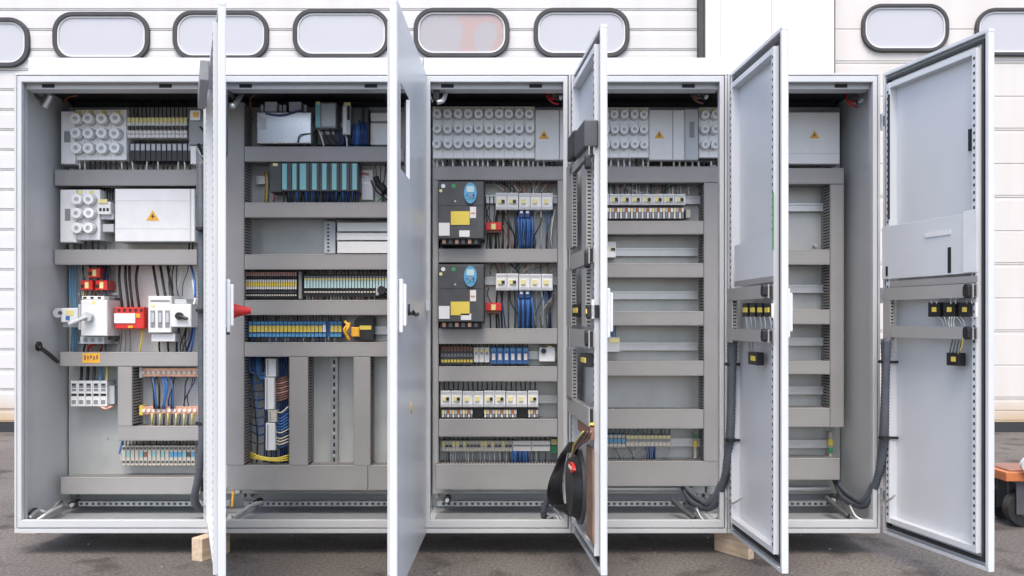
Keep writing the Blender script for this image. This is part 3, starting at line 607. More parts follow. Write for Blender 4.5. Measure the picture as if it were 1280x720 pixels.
# cream backing board of the right half of the upper rows
b = MB(); b.pb(424, 140, 512, 183, YP-.004, YP-.0005, 'cream'); b.pb(449, 202, 512, 253, YP-.004, YP-.0005, 'cream'); b.pb(420, 276, 512, 318, YP-.004, YP-.0005, 'cream'); b.build('backing_board', c2)
b = MB(); b.pb(337, 203, 352, 240, .30, .40, 'dgrey', .002); b.pb(341, 204, 347, 207.5, .2985, .2998, 'pyellow')
for x0, x1 in ((352.2, 364.8), (365, 373), (373.2, 387), (387.2, 399.5), (399.7, 411.5), (411.7, 424), (424.2, 437), (437.2, 448)):
    b.pb(x0, 203, x1, 239, .30, .40, 'dgrey', .002)
o = b.build('controller', c2)
for x0, x1 in ((352.7, 358.5), (365.4, 370.5), (374.8, 382.5), (390.2, 395.8), (402.8, 408), (415, 420.5), (427.8, 433), (440.5, 446)):
    b = MB(); b.pb(x0, 204.5, x1, 237, .2975, .2998, 'teal'); b.build('front_flap', o)
fan(c2, 354, 450, 237, 254, 34, ['black', 'dblue', 'black', 'dblue', 'blue', 'dgrey'], .31, .35, .0036, 2)
wires(c2, [(c_, (x, 215, .38), (x+1, 230, .36), (x, 254, .37)) for c_, x in (('orange', 331), ('yellow', 333), ('dgrey', 335))], .0032)
wires(c2, [(('red', .003), (448, 214, .37), (454, 217, .36), (461, 218, .36)), (('red', .003), (341, 240, .33), (343, 246, .34), (342, 252, .36)), (('green', .003), (478, 246, .36), (472, 252, .36), (470, 256, .37))])
b = MB(); b.tube([W(470, 222, .37), W(474, 232, .35), W(484, 240, .34), W(492, 246, .34)], .013, 'black', 8, 5); b.cyl(W(476, 232, .345), (.4,-.3,-.5), .017, .04, 'black', 10); b.tube([W(463, 224, .39), W(470, 238, .37), W(484, 250, .36)], .004, 'dgrey', 6, 4); b.build('plug_connector', c2)
b = MB(); b.pb(405, 277, 419, 317, .36, .41, 'lgrey', .001)
for k in range(8): b.pb(409, 280+k*4.6, 411.5, 282+k*4.6, .3588, .3598, 'dark')
b.build('support_bracket', c2)
for y0, y1 in ((278, 289), (291, 300), (302, 316.5)):
    b = MB(); b.pb(421.5, y0, 490, y1, .345, .40, 'cap', .0015); b.build('blanking_strip', c2)
b = MB(); b.pb(463, 141, 490, 151, .34, .40, 'cap', .0015); b.pb(464, 151, 489, 154, .35, .40, 'mgrey'); b.pb(463, 154, 490, 181, .345, .40, 'cap', .0015); b.build('blanking_strip', c2)
b = MB(); b.pb(452, 212, 466, 250, .385, .40, 'cap', .0015); b.build('blanking_strip', c2)
# row 4 terminals
def strip(cab, x0, x1, n, y0, y1, bands, Y=.33, body='black', name='terminal_block', vary=None):
    """terminal strip: a base bar and n countable terminals"""
    bb = MB(); bb.pb(x0-1.2, y0-.5, x1+1.2, y1+.5, Y+.012, YP-.015, body); st = bb.build('terminal_strip', cab)
    s = (x1-x0)/n; cache = {}
    for k in range(n):
        key = vary(k) if vary else 0
        if key is None: continue
        X = x0+k*s
        if key not in cache:
            b = MB(); b.pb(X+.15, y0, X+s-.15, y1, Y, Y+.0115, body)
            for (a, c, mt, d) in bands[key] if isinstance(bands, dict) else bands: b.pb(X+.5, y0+a, X+s-.5, y0+c, Y-d, Y-.0002, mt)
            o = b.build(name, st); cache[key] = (o, k)
        else:
            o, k0 = cache[key]; dup(o, WP[o.name]+Vector(((k-k0)*s*(Y+CD)/F, 0, 0)), st)
    return st
strip(c2, 307, 371, 22, 340, 373, [(0, 5, 'pink', .004), (9.5, 12.5, 'white', .006), (12.7, 18, 'yellow', .007), (18.2, 21.5, 'white', .006), (24, 26, 'dgrey', .004), (28, 30, 'beige', .002)])
b = MB(); b.pb(373, 339, 377, 374, .32, .4, 'mgrey', .002); b.build('end_clamp', c2)
strip(c2, 380, 484, 28, 343, 371, [(2, 5, 'mgrey', .004), (4.5, 7.5, 'pyellow', .007), (7.7, 17, 'pteal', .008), (21, 23, 'beige', .004)])
strip(c2, 485, 510, 7, 343, 371, [(2, 5, 'mgrey', .004), (4.5, 7.5, 'pyellow', .007), (7.7, 17, 'pteal', .008), (21, 23, 'beige', .004)])
fan(c2, 382, 470, 366, 377, 24, ['beige', 'cream', 'pink', 'black'], .34, .35, .0024, 1)
fan(c2, 382, 484, 336, 346, 22, ['beige', 'brown', 'dgrey'], .36, .34, .0022, .6)
b = MB(); b.cyl(W(478, 363, .325), (0,-1,0), .018, .03, 'black', 12); b.pb(470, 357, 474, 369, .31, .33, 'lgrey'); b.build('knob', c2)
strip(c2, 311, 427, 24, 402, 421, {0: [(0, 3.5, 'lblue', .004), (5, 13, 'yellow', .008), (15, 19, 'lblue', .004)], 1: [(0, 3.5, 'lblue', .004), (4, 13, 'white', .009), (15, 19, 'lblue', .004)]}, .335, 'blue', vary=lambda k: None if k == 20 else (1 if k == 19 else 0))
fan(c2, 312, 428, 394, 402, 30, ['dgrey', 'black', 'mgrey', 'brown'], .36, .35, .0024, .6)
fan(c2, 312, 428, 420, 430, 30, ['dgrey', 'black', 'mgrey', 'dblue'], .345, .35, .0024, .6)
wires(c2, [(('amber', .007), (431, 402, .31), (436, 408, .30), (432, 416, .30), (437, 425, .31)), (('amber', .006), (438, 404, .31), (430, 412, .295), (436, 423, .31))], name='orange_cable')
b = MB(); b.pb(439, 409, 449, 421, .30, .40, 'amber', .003); b.build('relay', c2)
b = MB(); b.prism([(W(x, 0, .315)[0], W(0, y, .315)[2]) for x, y in ((443, 401), (448, 396.5), (466, 396.5), (466, 425), (443, 425))], .315, .40, 'black'); b.pb(449.5, 407, 464, 412, .3135, .3148, 'yellow'); b.build('relay', c2)
# lower vertical compartments
b = MB(); 
for k, (y0, y1, x0, x1) in enumerate(((448, 471, 332, 345), (472, 512, 331, 343), (513, 528, 335, 346), (529, 563, 332, 344))):
    bb = MB(); bb.pb(x0, y0, x1, y1, .33, .40, 'white' if k != 2 else 'beige', .002); bb.pb(x0+2, y0+2, x0+3.2, y1-2, .3285, .3298, 'mgrey'); bb.build('relay', c2)
wires(c2, [((random.choice(['blue', 'dblue', 'dblue', 'dgrey']), .0045), (312+k*2.2, 446, .37), (313+k*2.1, 460+random.random()*5, .35), (325, 467+k, .35), (332, 466+k*1.2, .34)) for k in range(8)])
wires(c2, [((random.choice(['dblue', 'blue', 'dgrey']), .0035), (332, 476+k*11, .35), (324, 478+k*11, .36), (316-k % 3, 474+k*11+random.random()*6, .37), (309, 472+k*11, .385)) for k in range(8)])
wires(c2, [((random.choice(['brown', 'brown', 'pink']), .0035), (345, 474+k*3, .36), (352, 473+k*3, .345), (361, 470+k*3, .36)) for k in range(10)])
wires(c2, [((random.choice(['blue', 'dblue', 'blue', 'beige']), .0038), (344, 512+k*3.8, .36), (351, 516+k*3.6, .345), (361, 508+k*4, .36)) for k in range(13)])
wires(c2, [(('dblue', .004), (350+k*3, 446, .37), (350+k*3, 500, .375), (351+k*2.5, 580, .38)) for k in range(4)])
wires(c2, [(('yellow', .0042), (313, 566+k*3, .36), (326, 571+k*1.5, .33), (345, 573+k*1.5, .33), (361, 569+k*3, .36)) for k in range(3)] + [(('green', .003), (314, 568, .36), (330, 574, .335), (361, 571, .36))], name='earth_cable')
b = MB(); b.pb(413, 447, 422, 582, .385, .405, 'zinc')
for k in range(14): b.pb(416.5, 450+k*9.4, 418.8, 455+k*9.4, .3838, .3848, 'dark'); 
for k in range(5): b.cyl(W(417.5, 457+k*28, .3848), (0,-1,0), .006, .003, 'metal', 8)
b.build('punched_rail', c2)
b = MB(); b.tube([W(291, 646, .07), W(302, 640, .12), W(314, 632, .2), W(328, 628, .3)], .008, 'metal', 6, 5); b.build('earth_strap', c2); b = MB(); b.tube([W(293, 652, .05), W(300, 645, .1), W(318, 636, .2)], .006, 'zinc', 6, 5); b.build('earth_strap', c2)
wires(c2, [(('amber', .006), (292, 612, .3), (291, 622, .29), (290, 634, .28))], name='orange_cable')

# ================= cabinet 3
fuse_block(c3, 541, 133, 668.5, 198, [547, 560, 573, 586, 598.5, 611, 623.8, 636.6, 649, 661.6], [144, 162.5, 181], 6.3)
cover(c3, 669, 137, 699, 200, (680, 169, 6.5), (), .288); cover(c3, 699.6, 137, 709, 200, Y=.288)
fan(c3, 543, 695, 197, 209, 24, ['cream', 'cream', 'black', 'white', 'black'], .35, .33, .0045, 1.5)
def drive(y, yl, wl):
    b = MB(); b.pb(547.5, y, 605, y+72, .235, .40, 'dgrey', .004); b.pb(551, y+72.3, 601, y+80, .27, .40, 'black', .003)
    b.pb(548.5, y+30, 604, y+30.6, .2343, .2349, 'dark')
    for k in range(6): b.pb(553+k*8, y+73, 557+k*8, y+78, .266, .2698, 'mgrey' if k % 2 else 'copper')
    o = b.build('drive_unit', c3)
    # keypad
    c = W(588, y+15, .234); k = (.234+CD)/F; b = MB()
    b.prism([(c[0]+8*k*math.cos(t*math.pi/12), c[2]+13*k*math.sin(t*math.pi/12)) for t in range(24)], .226, .2348, 'lblue')
    b.prism(rrect(c[0]-4.6*k, c[0]+4.6*k, c[2]+1*k, c[2]+8.5*k, .004), .2245, .2258, 'pteal')
    for q in range(6): b.cyl((c[0]+(-4+4*(q % 3))*k, .2258, c[2]+(-3-3.5*(q//3))*k), (0,-1,0), .0045, .002, ['blue', 'pink', 'dblue', 'lblue', 'green', 'blue'][q], 8)
    b.build('keypad', o)
    b = MB(); b.pb(563.5, yl, 587, yl+17, .2325, .2348, 'yellow'); s_ = b.build('yellow_sticker', o)
    b = MB(); b.pb(548.5, y+52, 562, y+68, .2325, .2348, 'white'); b.build('label_or_highlight', o); b = MB(); b.pb(wl[0], wl[1], wl[0]+13, wl[1]+8, .2325, .2348, 'white'); b.build('label_or_highlight', o); b = MB(); b.pb(587.5, y+32, 595, y+46, .2328, .2348, 'cream'); b.pb(588.5, y+39, 594, y+41, .2318, .2327, 'pink'); b.build('label_or_highlight', o)
    for rx_, ry_, rr_, rc_ in ((554, 6, .009, 'white'), (567, 6, .009, 'green'), (551, 12, .007, 'pyellow'), (569, 25, .004, 'lgrey')):
        b = MB(); b.cyl(W(rx_, y+ry_, .2348), (0,-1,0), rr_, .0016, rc_, 10); b.build('round_sticker', o)
drive(226.5, 264, (574, 288)); drive(330.5, 377, (576, 392))
def dcon(alt):
    def f(b, x, s, y0, y1, Y):
        b.pb(x+1, y0+1, x+s-1, y0+4, Y-.0015, Y-.0002, 'lgrey'); b.pb(x+1, y1-4, x+s-1, y1-1.5, Y-.0015, Y-.0002, 'lgrey')
    return f
def kcon(dark):
    def f(o, x, s, y0, y1, Y):
        m_ = (y0+y1)/2; b = MB(); b.pb(x+s*.22, m_-2.6, x+s*.6, m_+2.6, Y-.006, Y-.0004, 'pyellow')
        if dark: b.pb(x+s*.52, m_-1.8, x+s*.8, m_+1.8, Y-.010, Y-.0004, 'black')
        b.build('dial', o)
    return f
for y in (241, 342):
    modules(c3, 'motor_starter', 619.5, 648, y, y+21, 2, dcon(0), .31, 'white', kcon(True))
    modules(c3, 'motor_starter', 648.5, 691, y+.5, y+21, 3, dcon(0), .31, 'white', kcon(False))
    modules(c3, 'contact_strip', 648, 663, y+21.5, y+31, 2, lambda b, x, s, y0, y1, Y: b.pb(x+2, y0+1, x+s-2, y0+4, Y-.002, Y-.0002, 'white'), .32, 'dblue')
    for k in range(11):
        x = 620+k*6.8; cs = ['black', 'black', 'dgrey', 'dgrey', 'blue', 'blue', 'blue', 'mgrey', 'lgrey', 'blue', 'dblue']
        c_ = cs[k]; e = random.uniform(-3, 3)
        wires(c3, [((c_, .0042), (x+2, y+20, .34), (x+2+e, y+40, .345), (x+2+e*.6, y+70, .37))])
    for k in range(9):
        x = 648+k*2.1; wires(c3, [((['blue', 'dblue', 'blue'][k % 3], .0036), (x, y+30, .33), (x+.5+random.uniform(-1, 1), y+45, .32), (x+random.uniform(-2, 2), y+70, .35))])
    for k in range(7):
        x = 630+k*9; wires(c3, [((['pink', 'cream', 'mgrey'][k % 3], .0035), (x, y-16, .385), (x+1, y-8, .37), (x, y+3, .35))])
    wires(c3, [(('dgrey', .003), (611, y+18, .37), (609, y+26, .36), (614, y+37, .35)), (('black', .003), (618, y+44, .35), (623, y+55, .35), (624, y+70, .37)), (('black', .003), (612, y+46, .35), (613, y+60, .37), (613, y+70, .38))])
    b = MB(); yy = y+36.5; b.pb(607.5, yy, 627, yy+10, .33, .40, 'red', .002); b.pb(614, yy+2, 619.5, yy+9, .3285, .3298, 'pyellow'); b.pb(609, yy+10.3, 625, yy+13, .34, .40, 'brown'); b.build('safety_relay', c3)
strip(c3, 551, 591, 10, 433, 456, [(0, 6, 'brown', .003), (9, 13, 'mgrey', .002), (16.5, 20, 'yellow', .007)], .34, 'dgrey')
modules(c3, 'terminal_block', 592, 612, 434, 453, 3, lambda b, x, s, y0, y1, Y: (b.pb(x+1, y0+3, x+s-1, y0+6, Y-.002, Y-.0002, 'pyellow'), b.pb(x+2, y0+6.5, x+s-2, y0+9, Y-.002, Y-.0002, 'mgrey')), .335)
modules(c3, 'relay', 613, 661, 434, 455, 6, lambda b, x, s, y0, y1, Y: (b.pb(x+2, y0+8, x+s-2, y0+16, Y-.006, Y-.0002, 'cream'), b.pb(x+1, y0+1, x+s-1, y0+5, Y-.002, Y-.0002, 'lblue')), .335, 'blue')
b = MB(); b.pb(674, 434, 694, 452, .32, .40, 'white', .002); b.cyl(W(679.5, 438.5, .3198), (0,-1,0), .011, .01, 'black', 12); b.pb(684, 432.5, 690, 434.5, .3185, .33, 'pyellow'); b.build('thermostat', c3)
fan(c3, 552, 662, 429, 435, 22, ['black', 'brown', 'dgrey'], .36, .35, .0022, .5); fan(c3, 552, 662, 454, 460, 20, ['black', 'dblue', 'dgrey'], .36, .35, .0022, .5)
modules(c3, 'motor_starter', 550.5, 577.5, 488.5, 509, 2, dcon(0), .31, 'white', kcon(True)); modules(c3, 'motor_starter', 578, 604.5, 489, 509, 2, dcon(0), .312, 'white', kcon(False))
modules(c3, 'motor_starter', 605, 632, 488.5, 509, 2, dcon(0), .31, 'white', kcon(True)); modules(c3, 'motor_starter', 632.5, 659, 489, 509, 2, dcon(0), .312, 'white', kcon(False)); modules(c3, 'motor_starter', 659.5, 673, 488.5, 509, 1, dcon(0), .31, 'white', kcon(True))
def dcol(cols):
    def f(b, x, s, y0, y1, Y):
        n = len(cols)
        for i_, c_ in enumerate(cols): b.pb(x+s*i_/n+.3, y0+2, x+s*(i_+1)/n-.3, y0+7, Y-.004, Y-.0002, c_); b.pb(x+s*i_/n+.6, y0+7.5, x+s*(i_+1)/n-.6, y1-1, Y-.003, Y-.0002, 'white' if i_ % 2 == 0 else 'mgrey')
    return f
for x0, x1 in ((552, 591), (605, 646), (660, 673)): modules(c3, 'contact_strip', x0, x1, 510.5, 522.5, max(1, round((x1-x0)/13)), dcol(['pyellow', 'lgrey', 'orange', 'lgrey']), .325, 'dgrey')
b = MB(); b.pb(591.5, 509.5, 604.5, 522, .34, .40, 'black'); b.build('connector_block', c3); b = MB(); b.pb(646.5, 509.5, 659.5, 522, .34, .40, 'black'); b.build('connector_block', c3)
fan(c3, 552, 672, 477, 489, 20, ['black', 'dgrey', 'black'], .385, .35, .0026, .5)
strip(c3, 552, 640, 20, 551, 564, {0: [(1, 3, 'beige', .003), (5, 8, 'dgrey', .003), (9, 12, 'beige', .003)], 1: [(1, 6, 'pyellow', .004), (7, 12, 'beige', .003)]}, .34, 'beige', vary=lambda k: 1 if k in (0, 3, 4, 6, 11, 12, 14, 17) else 0)
modules(c3, 'terminal_block', 641, 688, 551, 564, 2, lambda b, x, s, y0, y1, Y: b.pb(x+1, y0+5, x+s-1, y0+7, Y-.001, Y-.0002, 'mgrey'), .34, 'cream')
fan(c3, 556, 690, 563, 582, 44, ['mgrey', 'lgrey', 'mgrey', 'dgrey', 'cream'], .36, .375, .0024, 1); fan(c3, 639, 661, 562, 578, 9, ['dblue', 'blue'], .345, .35, .0036, 1)
fan(c3, 553, 690, 545, 552, 24, ['dgrey', 'black', 'mgrey'], .37, .35, .0022, .6)
b = MB(); b.pb(689, 549, 696, 556, .35, .4, 'pyellow'); b.pb(689, 557, 696, 566, .35, .4, 'green'); b.build('earth_terminal', c3)
b = MB(); b.tube([W(546, 128, .05), W(554, 125, .06), W(558, 112, .12)], .010, 'metal', 10, 4); b.pb(541.5, 104, 549, 124, .05, .09, 'black'); b.build('cable_gland', c3)
def corner_wires(cab, x, y, c_='red'):
    wires(cab, [((c_, .004), (x, y, .2), (x+1, y+8, .19), (x+7, y+14, .19), (x+14, y+16, .2)), ((c_, .004), (x+2, y-1, .2), (x+5, y+9, .18), (x+12, y+9, .18)), (('black', .005), (x+8, y-2, .15), (x+12, y+6, .15), (x+14, y+12, .16))])
    b = MB(); b.pb(x+7, y-6, x+16, y+5, .14, .2, 'dgrey', .003); b.cyl(W(x+17, y+9, .14), (0,-1,0), .008, .02, 'metal', 8); b.build('door_switch', cab)
corner_wires(c3, 684, 114); corner_wires(c4, 865, 113, 'brown'); corner_wires(c5, 1058, 118)

# ================= cabinet 4
fuse_block(c4, 745, 134, 811, 197, [756, 768, 780, 792, 804], [145, 163.5, 182], 5.9)
cover(c4, 811.5, 137, 856, 200, (824, 168.5, 6), (841,), .288); cover(c4, 856.5, 136, 873, 200, Y=.28, mt='lgrey')
b = MB(); b.pb(862, 152, 868, 172, .2785, .2798, 'mgrey'); b.build('label_window', c4)
fuse_block(c4, 873.5, 134, 899, 197, [880, 892], [145, 163.5, 182], 5.9)
fan(c4, 745, 900, 198, 209, 20, ['cream', 'cream', 'black', 'white', 'cream'], .35, .33, .0045, 1.5)
b = MB(); b.pb(811, 198, 898, 203, .33, .40, 'black'); b.build('duct_adapter', c4)
modules(c4, 'motor_starter', 748, 857, 242.5, 256, 8, dcon(0), .31, 'white', kcon(True)); modules(c4, 'contact_strip', 748, 855, 258, 274, 8, dcol(['pyellow', 'lgrey', 'orange', 'white']), .325, 'dgrey')
fan(c4, 742, 862, 228, 243, 26, ['cream', 'lgrey', 'pink', 'dgrey', 'mgrey'], .385, .34, .0028, 1)
b = MB(); b.pb(857.5, 262, 863, 272, .35, .4, 'beige'); b.build('end_clamp', c4)
b = MB(); b.pb(750, 302, 770, 322, .33, .40, 'white', .002); b.pb(762, 309, 766, 313, .328, .3298, 'pyellow'); b.pb(764, 310, 769, 313, .326, .3279, 'black'); b.build('circuit_breaker', c4)
b = MB(); b.pb(752, 421, 775, 440, .33, .40, 'lgrey', .002); b.pb(762, 423, 774, 428, .328, .3298, 'pyellow'); b.build('circuit_breaker', c4)
wires(c4, [(('lblue', .003), (764+k*3, 405, .38), (763+k*3, 414, .36), (764+k*3, 422, .34)) for k in range(3)])
strip(c4, 746, 782, 7, 543, 560, [(1, 4, 'beige', .003), (6, 10, 'lblue', .004), (12, 15, 'beige', .003)], .345, 'mgrey')
strip(c4, 782.5, 838, 11, 544, 558, [(1, 4, 'pyellow', .003), (5, 8, 'mgrey', .003), (10, 13, 'beige', .003)], .345, 'beige')
fan(c4, 808, 820, 558, 575, 5, ['dblue', 'blue'], .35, .37, .003, 1); fan(c4, 750, 840, 536, 545, 16, ['lblue', 'mgrey', 'dgrey', 'beige'], .38, .36, .0025, 1)
b = MB(); b.pb(867.5, 541, 870.5, 573, .37, .40, 'beige', .001); b.pb(867, 551, 871.5, 559, .362, .3698, 'yellow'); b.pb(867, 543, 871, 548, .364, .3698, 'green'); b.build('earth_terminal', c4)
# ================= cabinet 5
cover(c5, 930, 140, 1050, 205, (1018, 168.5, 6.2), (), .30, ribs=(192,))
b = MB(); b.pb(1036.5, 540, 1040.5, 571, .37, .40, 'beige', .001); b.pb(1035.5, 549, 1041.5, 557, .362, .3698, 'yellow'); b.pb(1036, 560, 1041, 566, .364, .3698, 'green'); b.build('earth_terminal', c5)
b = MB(); b.cyl(W(1018, 307, .41), (0,-1,0), .008, .02, 'metal', 8); b.build('stud', c5)
# hoses of cabinets 4 and 5 running from the door down into the floor
for cab, dx, dy in ((c4, -192, 3), (c5, 0, 0)):
    b = MB()
    for e, r in ((0, .0165), (1, .011)):
        b.tube([W(1109+dx-e*5, 424+dy, -.10+e*.03), W(1107+dx-e*2, 470+dy, -.08+e*.03), W(1105+dx-e*3, 545+dy, -.06+e*.03), W(1099+dx-e*3, 590+dy, -.02+e*.03), W(1084+dx-e*4, 628+dy-e*4, .06), W(1066+dx, 629+dy-e*8, .16), W(1053+dx, 618+dy-e*8, .27), W(1044+dx, 598+dy, .37)], r, 'hose', 10, 8, ridge=.006)
    b.build('corrugated_hose', cab)
    for y in (454, 549):
        b = MB(); p = W(1105.5+dx, y+dy, -.075); b.cyl(p, (0, 0, 1), .0215, .012, 'black', 10); b.box(p[0]-.02, p[0]+.06, p[1]+.005, p[1]+.012, p[2], p[2]+.009, 'black'); b.build('hose_clip', cab)
    b = MB(); b.tube([W(1062+dx, 632+dy, .12), W(1070+dx, 646+dy, .08), W(1082+dx, 650+dy, .06), W(1092+dx, 642+dy, .04)], .007, 'zinc', 6, 5); b.build('earth_strap', cab)
    b = MB(); b.tube([W(1033+dx, 622+dy, .25), W(1046+dx, 634+dy, .18), W(1060+dx, 645+dy, .12)], .012, 'dgrey', 8, 5, ridge=.006); b.build('cable_sleeve', cab)
    b = MB(); b.tube([W(1098+dx, 618+dy, -.01), W(1104+dx, 626+dy, -.05), W(1113+dx, 624+dy, -.09), W(1119+dx, 618+dy, -.1)], .004, 'zinc', 6, 5); b.build('earth_strap', cab)

# ---------------------------------------------------------------- doors
class Door:
    def __init__(s, cab, hpx, hY, tpx, tY, wd=None):
        s.cab = cab; s.h = Vector(W(hpx, 0, hY)); t = Vector(W(tpx, 0, tY)); d = Vector((t.x-s.h.x, t.y-s.h.y)); s.w = d.length if wd is None else wd; s.d = d.normalized(); s.n = Vector((-s.d.y, s.d.x))
        s.T = .022
    def P(s, px, py, off):                          # ray onto the plane at local y = off -> (u, z)
        rx = (px-640)/F; hx, hy = s.h.x+s.n.x*off, s.h.y+s.n.y*off
        # t*rx = hx+u*dx ; -CD+t = hy+u*dy
        u = (rx*(hy+CD)-hx)/(s.d.x-rx*s.d.y); t = hy+u*s.d.y+CD
        return u, CH-(py-HZ)*t/F-ZB
    def root(s, b, bev=.0015):
        o = b.build('door', None, bev=bev, rot=True); o.parent = s.cab
        o.location = Vector((s.h.x, s.h.y, ZB))-WP[s.cab.name]; o.rotation_euler = (0, 0, math.atan2(s.d.y, s.d.x)); s.o = o; return o
    def sub(s, b, name, bev=0):
        o = b.build(name, None, bev=bev, rot=True); o.parent = s.o; return o
    def box(s, b, x0, y0, x1, y1, off, back, mt, c=0):
        u0, za = s.P(x0, (y0+y1)/2, off); u1, zb = s.P(x1, (y0+y1)/2, off); xm = (x0+x1)/2
        _, z1 = s.P(xm, y0, off); _, z0 = s.P(xm, y1, off)
        u1 = min(s.w-.03, u1); u0 = max(.02, min(u0, u1-.006))
        b.box(u0, u1, off, back, z0, z1, mt)
H = ZT-ZB
def door_base(D, cut=None):
    b = MB(); w_, T = D.w, D.T; z0, z1 = .004, H-.004
    b2 = MB(); b2.box(.033, w_-.037, T-.0045, T-.0021, z0+.036, z1-.036, 'door_paint') if cut is None else None
    if cut is None: b.box(0, w_, T-.002, T, z0, z1, 'door_paint')
    else:
        u0, u1, c0, c1_ = cut
        b.box(0, u0, T-.002, T, z0, z1, 'door_paint'); b.box(u1, w_, T-.002, T, z0, z1, 'door_paint'); b.box(u0, u1, T-.002, T, z0, c0, 'door_paint'); b.box(u0, u1, T-.002, T, c1_, z1, 'door_paint')
        for q in ((u0-.002, u0), (u1, u1+.002)): b.box(q[0], q[1], T-.012, T+.0005, c0, c1_, 'door_paint')
    # folded edges
    b.box(0, w_, 0, T-.0022, z0, z0+.012, 'door_paint'); b.box(0, w_, 0, T-.0022, z1-.012, z1, 'door_paint')
    b.box(0, .012, 0, T-.0022, z0+.0125, z1-.0125, 'door_paint'); b.box(w_-.014, w_, -.001, T-.0022, z0+.0125, z1-.0125, 'door_paint')
    o = D.root(b)
    if cut is None: D.sub(b2, 'inner_skin')
    b = MB()
    for q in ((.03, w_-.03, z0+.026, z0+.036), (.03, w_-.03, z1-.036, z1-.026)): b.box(q[0], q[1], .002, T-.003, q[2], q[3], 'rubber')
    for q in (.02, w_-.034): b.box(q, q+.010, .002, T-.003, z0+.026, z1-.026, 'rubber')
    D.sub(b, 'gasket')
    b = MB(); f = .052; tt = .022                   # tubular door frame with punched holes
    for q in ((f, w_-f, z0+f, z0+f+.02), (f, w_-f, z1-f-.02, z1-f)): b.box(q[0], q[1], -.012, T-.003, q[2], q[3], 'door_paint')
    for q in (f-.012, w_-f-.008):
        b.box(q, q+.02, -.014, T-.003, z0+f+.001, z1-f-.001, 'door_paint')
        z = z0+.08
        while z < z1-.08: b.box(q+.006, q+.014, -.0148, -.0141, z, z+.010, 'dark'); z += .025
    D.sub(b, 'tube_frame', .002)
    b = MB()
    for zz in (.12, H*.5, H-.22): b.cyl((-.008, .004, zz), (0, 0, 1), .008, .06, 'zinc', 10); b.box(-.008, .02, .0, .006, zz+.01, zz+.05, 'zinc')
    D.sub(b, 'hinge')
    return o
def handle(D, zc, red=False):
    b = MB(); T = D.T; u = D.w-.035
    b.box(u-.012, u+.016, T+.0005, T+.014, zc-.08, zc+.085, 'white'); b.box(u-.008, u+.012, T+.014, T+.024, zc-.06, zc+.07, 'white'); D.sub(b, 'handle', .005)
    b = MB(); b.box(u+.026, u+.030, .004, .016, .06, H-.06, 'zinc'); D.sub(b, 'lock_rod')
# measured hinge and tip columns (inner tip edge) with depth of the tip
DA = Door(c1, 262, -.004, 273, -.80); door_base(DA); handle(DA, CH-ZB+.06-.02)
DB = Door(c2, 526, -.004, 487.5, -.815)
u0, zz0 = DB.P(512, 165, DB.T); u1, zz1 = DB.P(500.5, 165, DB.T)
c0 = DB.P(506, 217, DB.T)[1]; c1z = DB.P(506, 113, DB.T)[1]
door_base(DB, (u0, u1, c0, c1z)); handle(DB, CH-ZB+.06-.02)
D3 = Door(c3, 717, -.004, 751, -.59); door_base(D3); handle(D3, CH-ZB+.02)
D4 = Door(c4, 913, -.004, 977.5, -.568); door_base(D4); handle(D4, CH-ZB+.02)
D5 = Door(c5, 1103.5, -.004, 1236, -.55); door_base(D5); handle(D5, CH-ZB+.02)
# red main switch on the outside of door A, black lock below the grip
b = MB(); zc = CH-ZB+.03; b.cyl((DA.w-.20, DA.T+.001, zc), (0, 1, 0), .032, .018, 'yellow', 20); b.cyl((DA.w-.20, DA.T+.0195, zc), (0, 1, 0), .030, .022, 'red', 20, .022); b.cyl((DA.w-.20, DA.T+.0417, zc), (0, 1, 0), .021, .045, 'red', 20, .010); DA.sub(b, 'main_switch_handle', .003)
b = MB(); b.box(DA.w-.06, DA.w-.02, DA.T+.001, DA.T+.012, zc-.075, zc-.052, 'black'); DA.sub(b, 'lock')
b = MB(); u = DA.w-.30; b.box(.40, .52, DA.T+.001, DA.T+.022, 1.40, 1.62, 'dgrey'); DA.sub(b, 'display_panel', .004)
b = MB(); b.box(.06, .5, -.045, -.016, H-.16, H-.09, 'mgrey'); DA.sub(b, 'door_lamp', .004)
# marks and a scratch on the outer face of door B
b = MB(); T = DB.T
def st(x0, y0, x1, y1):
    a = DB.P(x0, y0, T); c = DB.P(x1, y1, T); b.tube([(a[0], T+.002, a[1]), (c[0], T+.002, c[1])], .0045, 'black', 6, 2)
st(502.5, 380, 502.5, 393); st(502.5, 393, 505.5, 391); DB.sub(b, 'pen_mark'); b = MB(); st(510, 380, 510, 393); st(510, 393, 514, 391); st(515.5, 389, 519, 394); st(519, 394, 522, 392); st(513.5, 392, 522, 393.5)
DB.sub(b, 'pen_mark')
b = MB(); a = DB.P(513.5, 503, T); c = DB.P(513.8, 517, T); b.tube([(a[0], T+.001, a[1]), (c[0], T+.001, c[1])], .003, 'amber', 6, 2); DB.sub(b, 'cable_tie')
b = MB(); a = DB.P(528, 382, T); DB.sub(b.box(.02, .05, T+.001, T+.02, a[1]-.02, a[1]+.02, 'lgrey'), 'hinge_cover', .003)

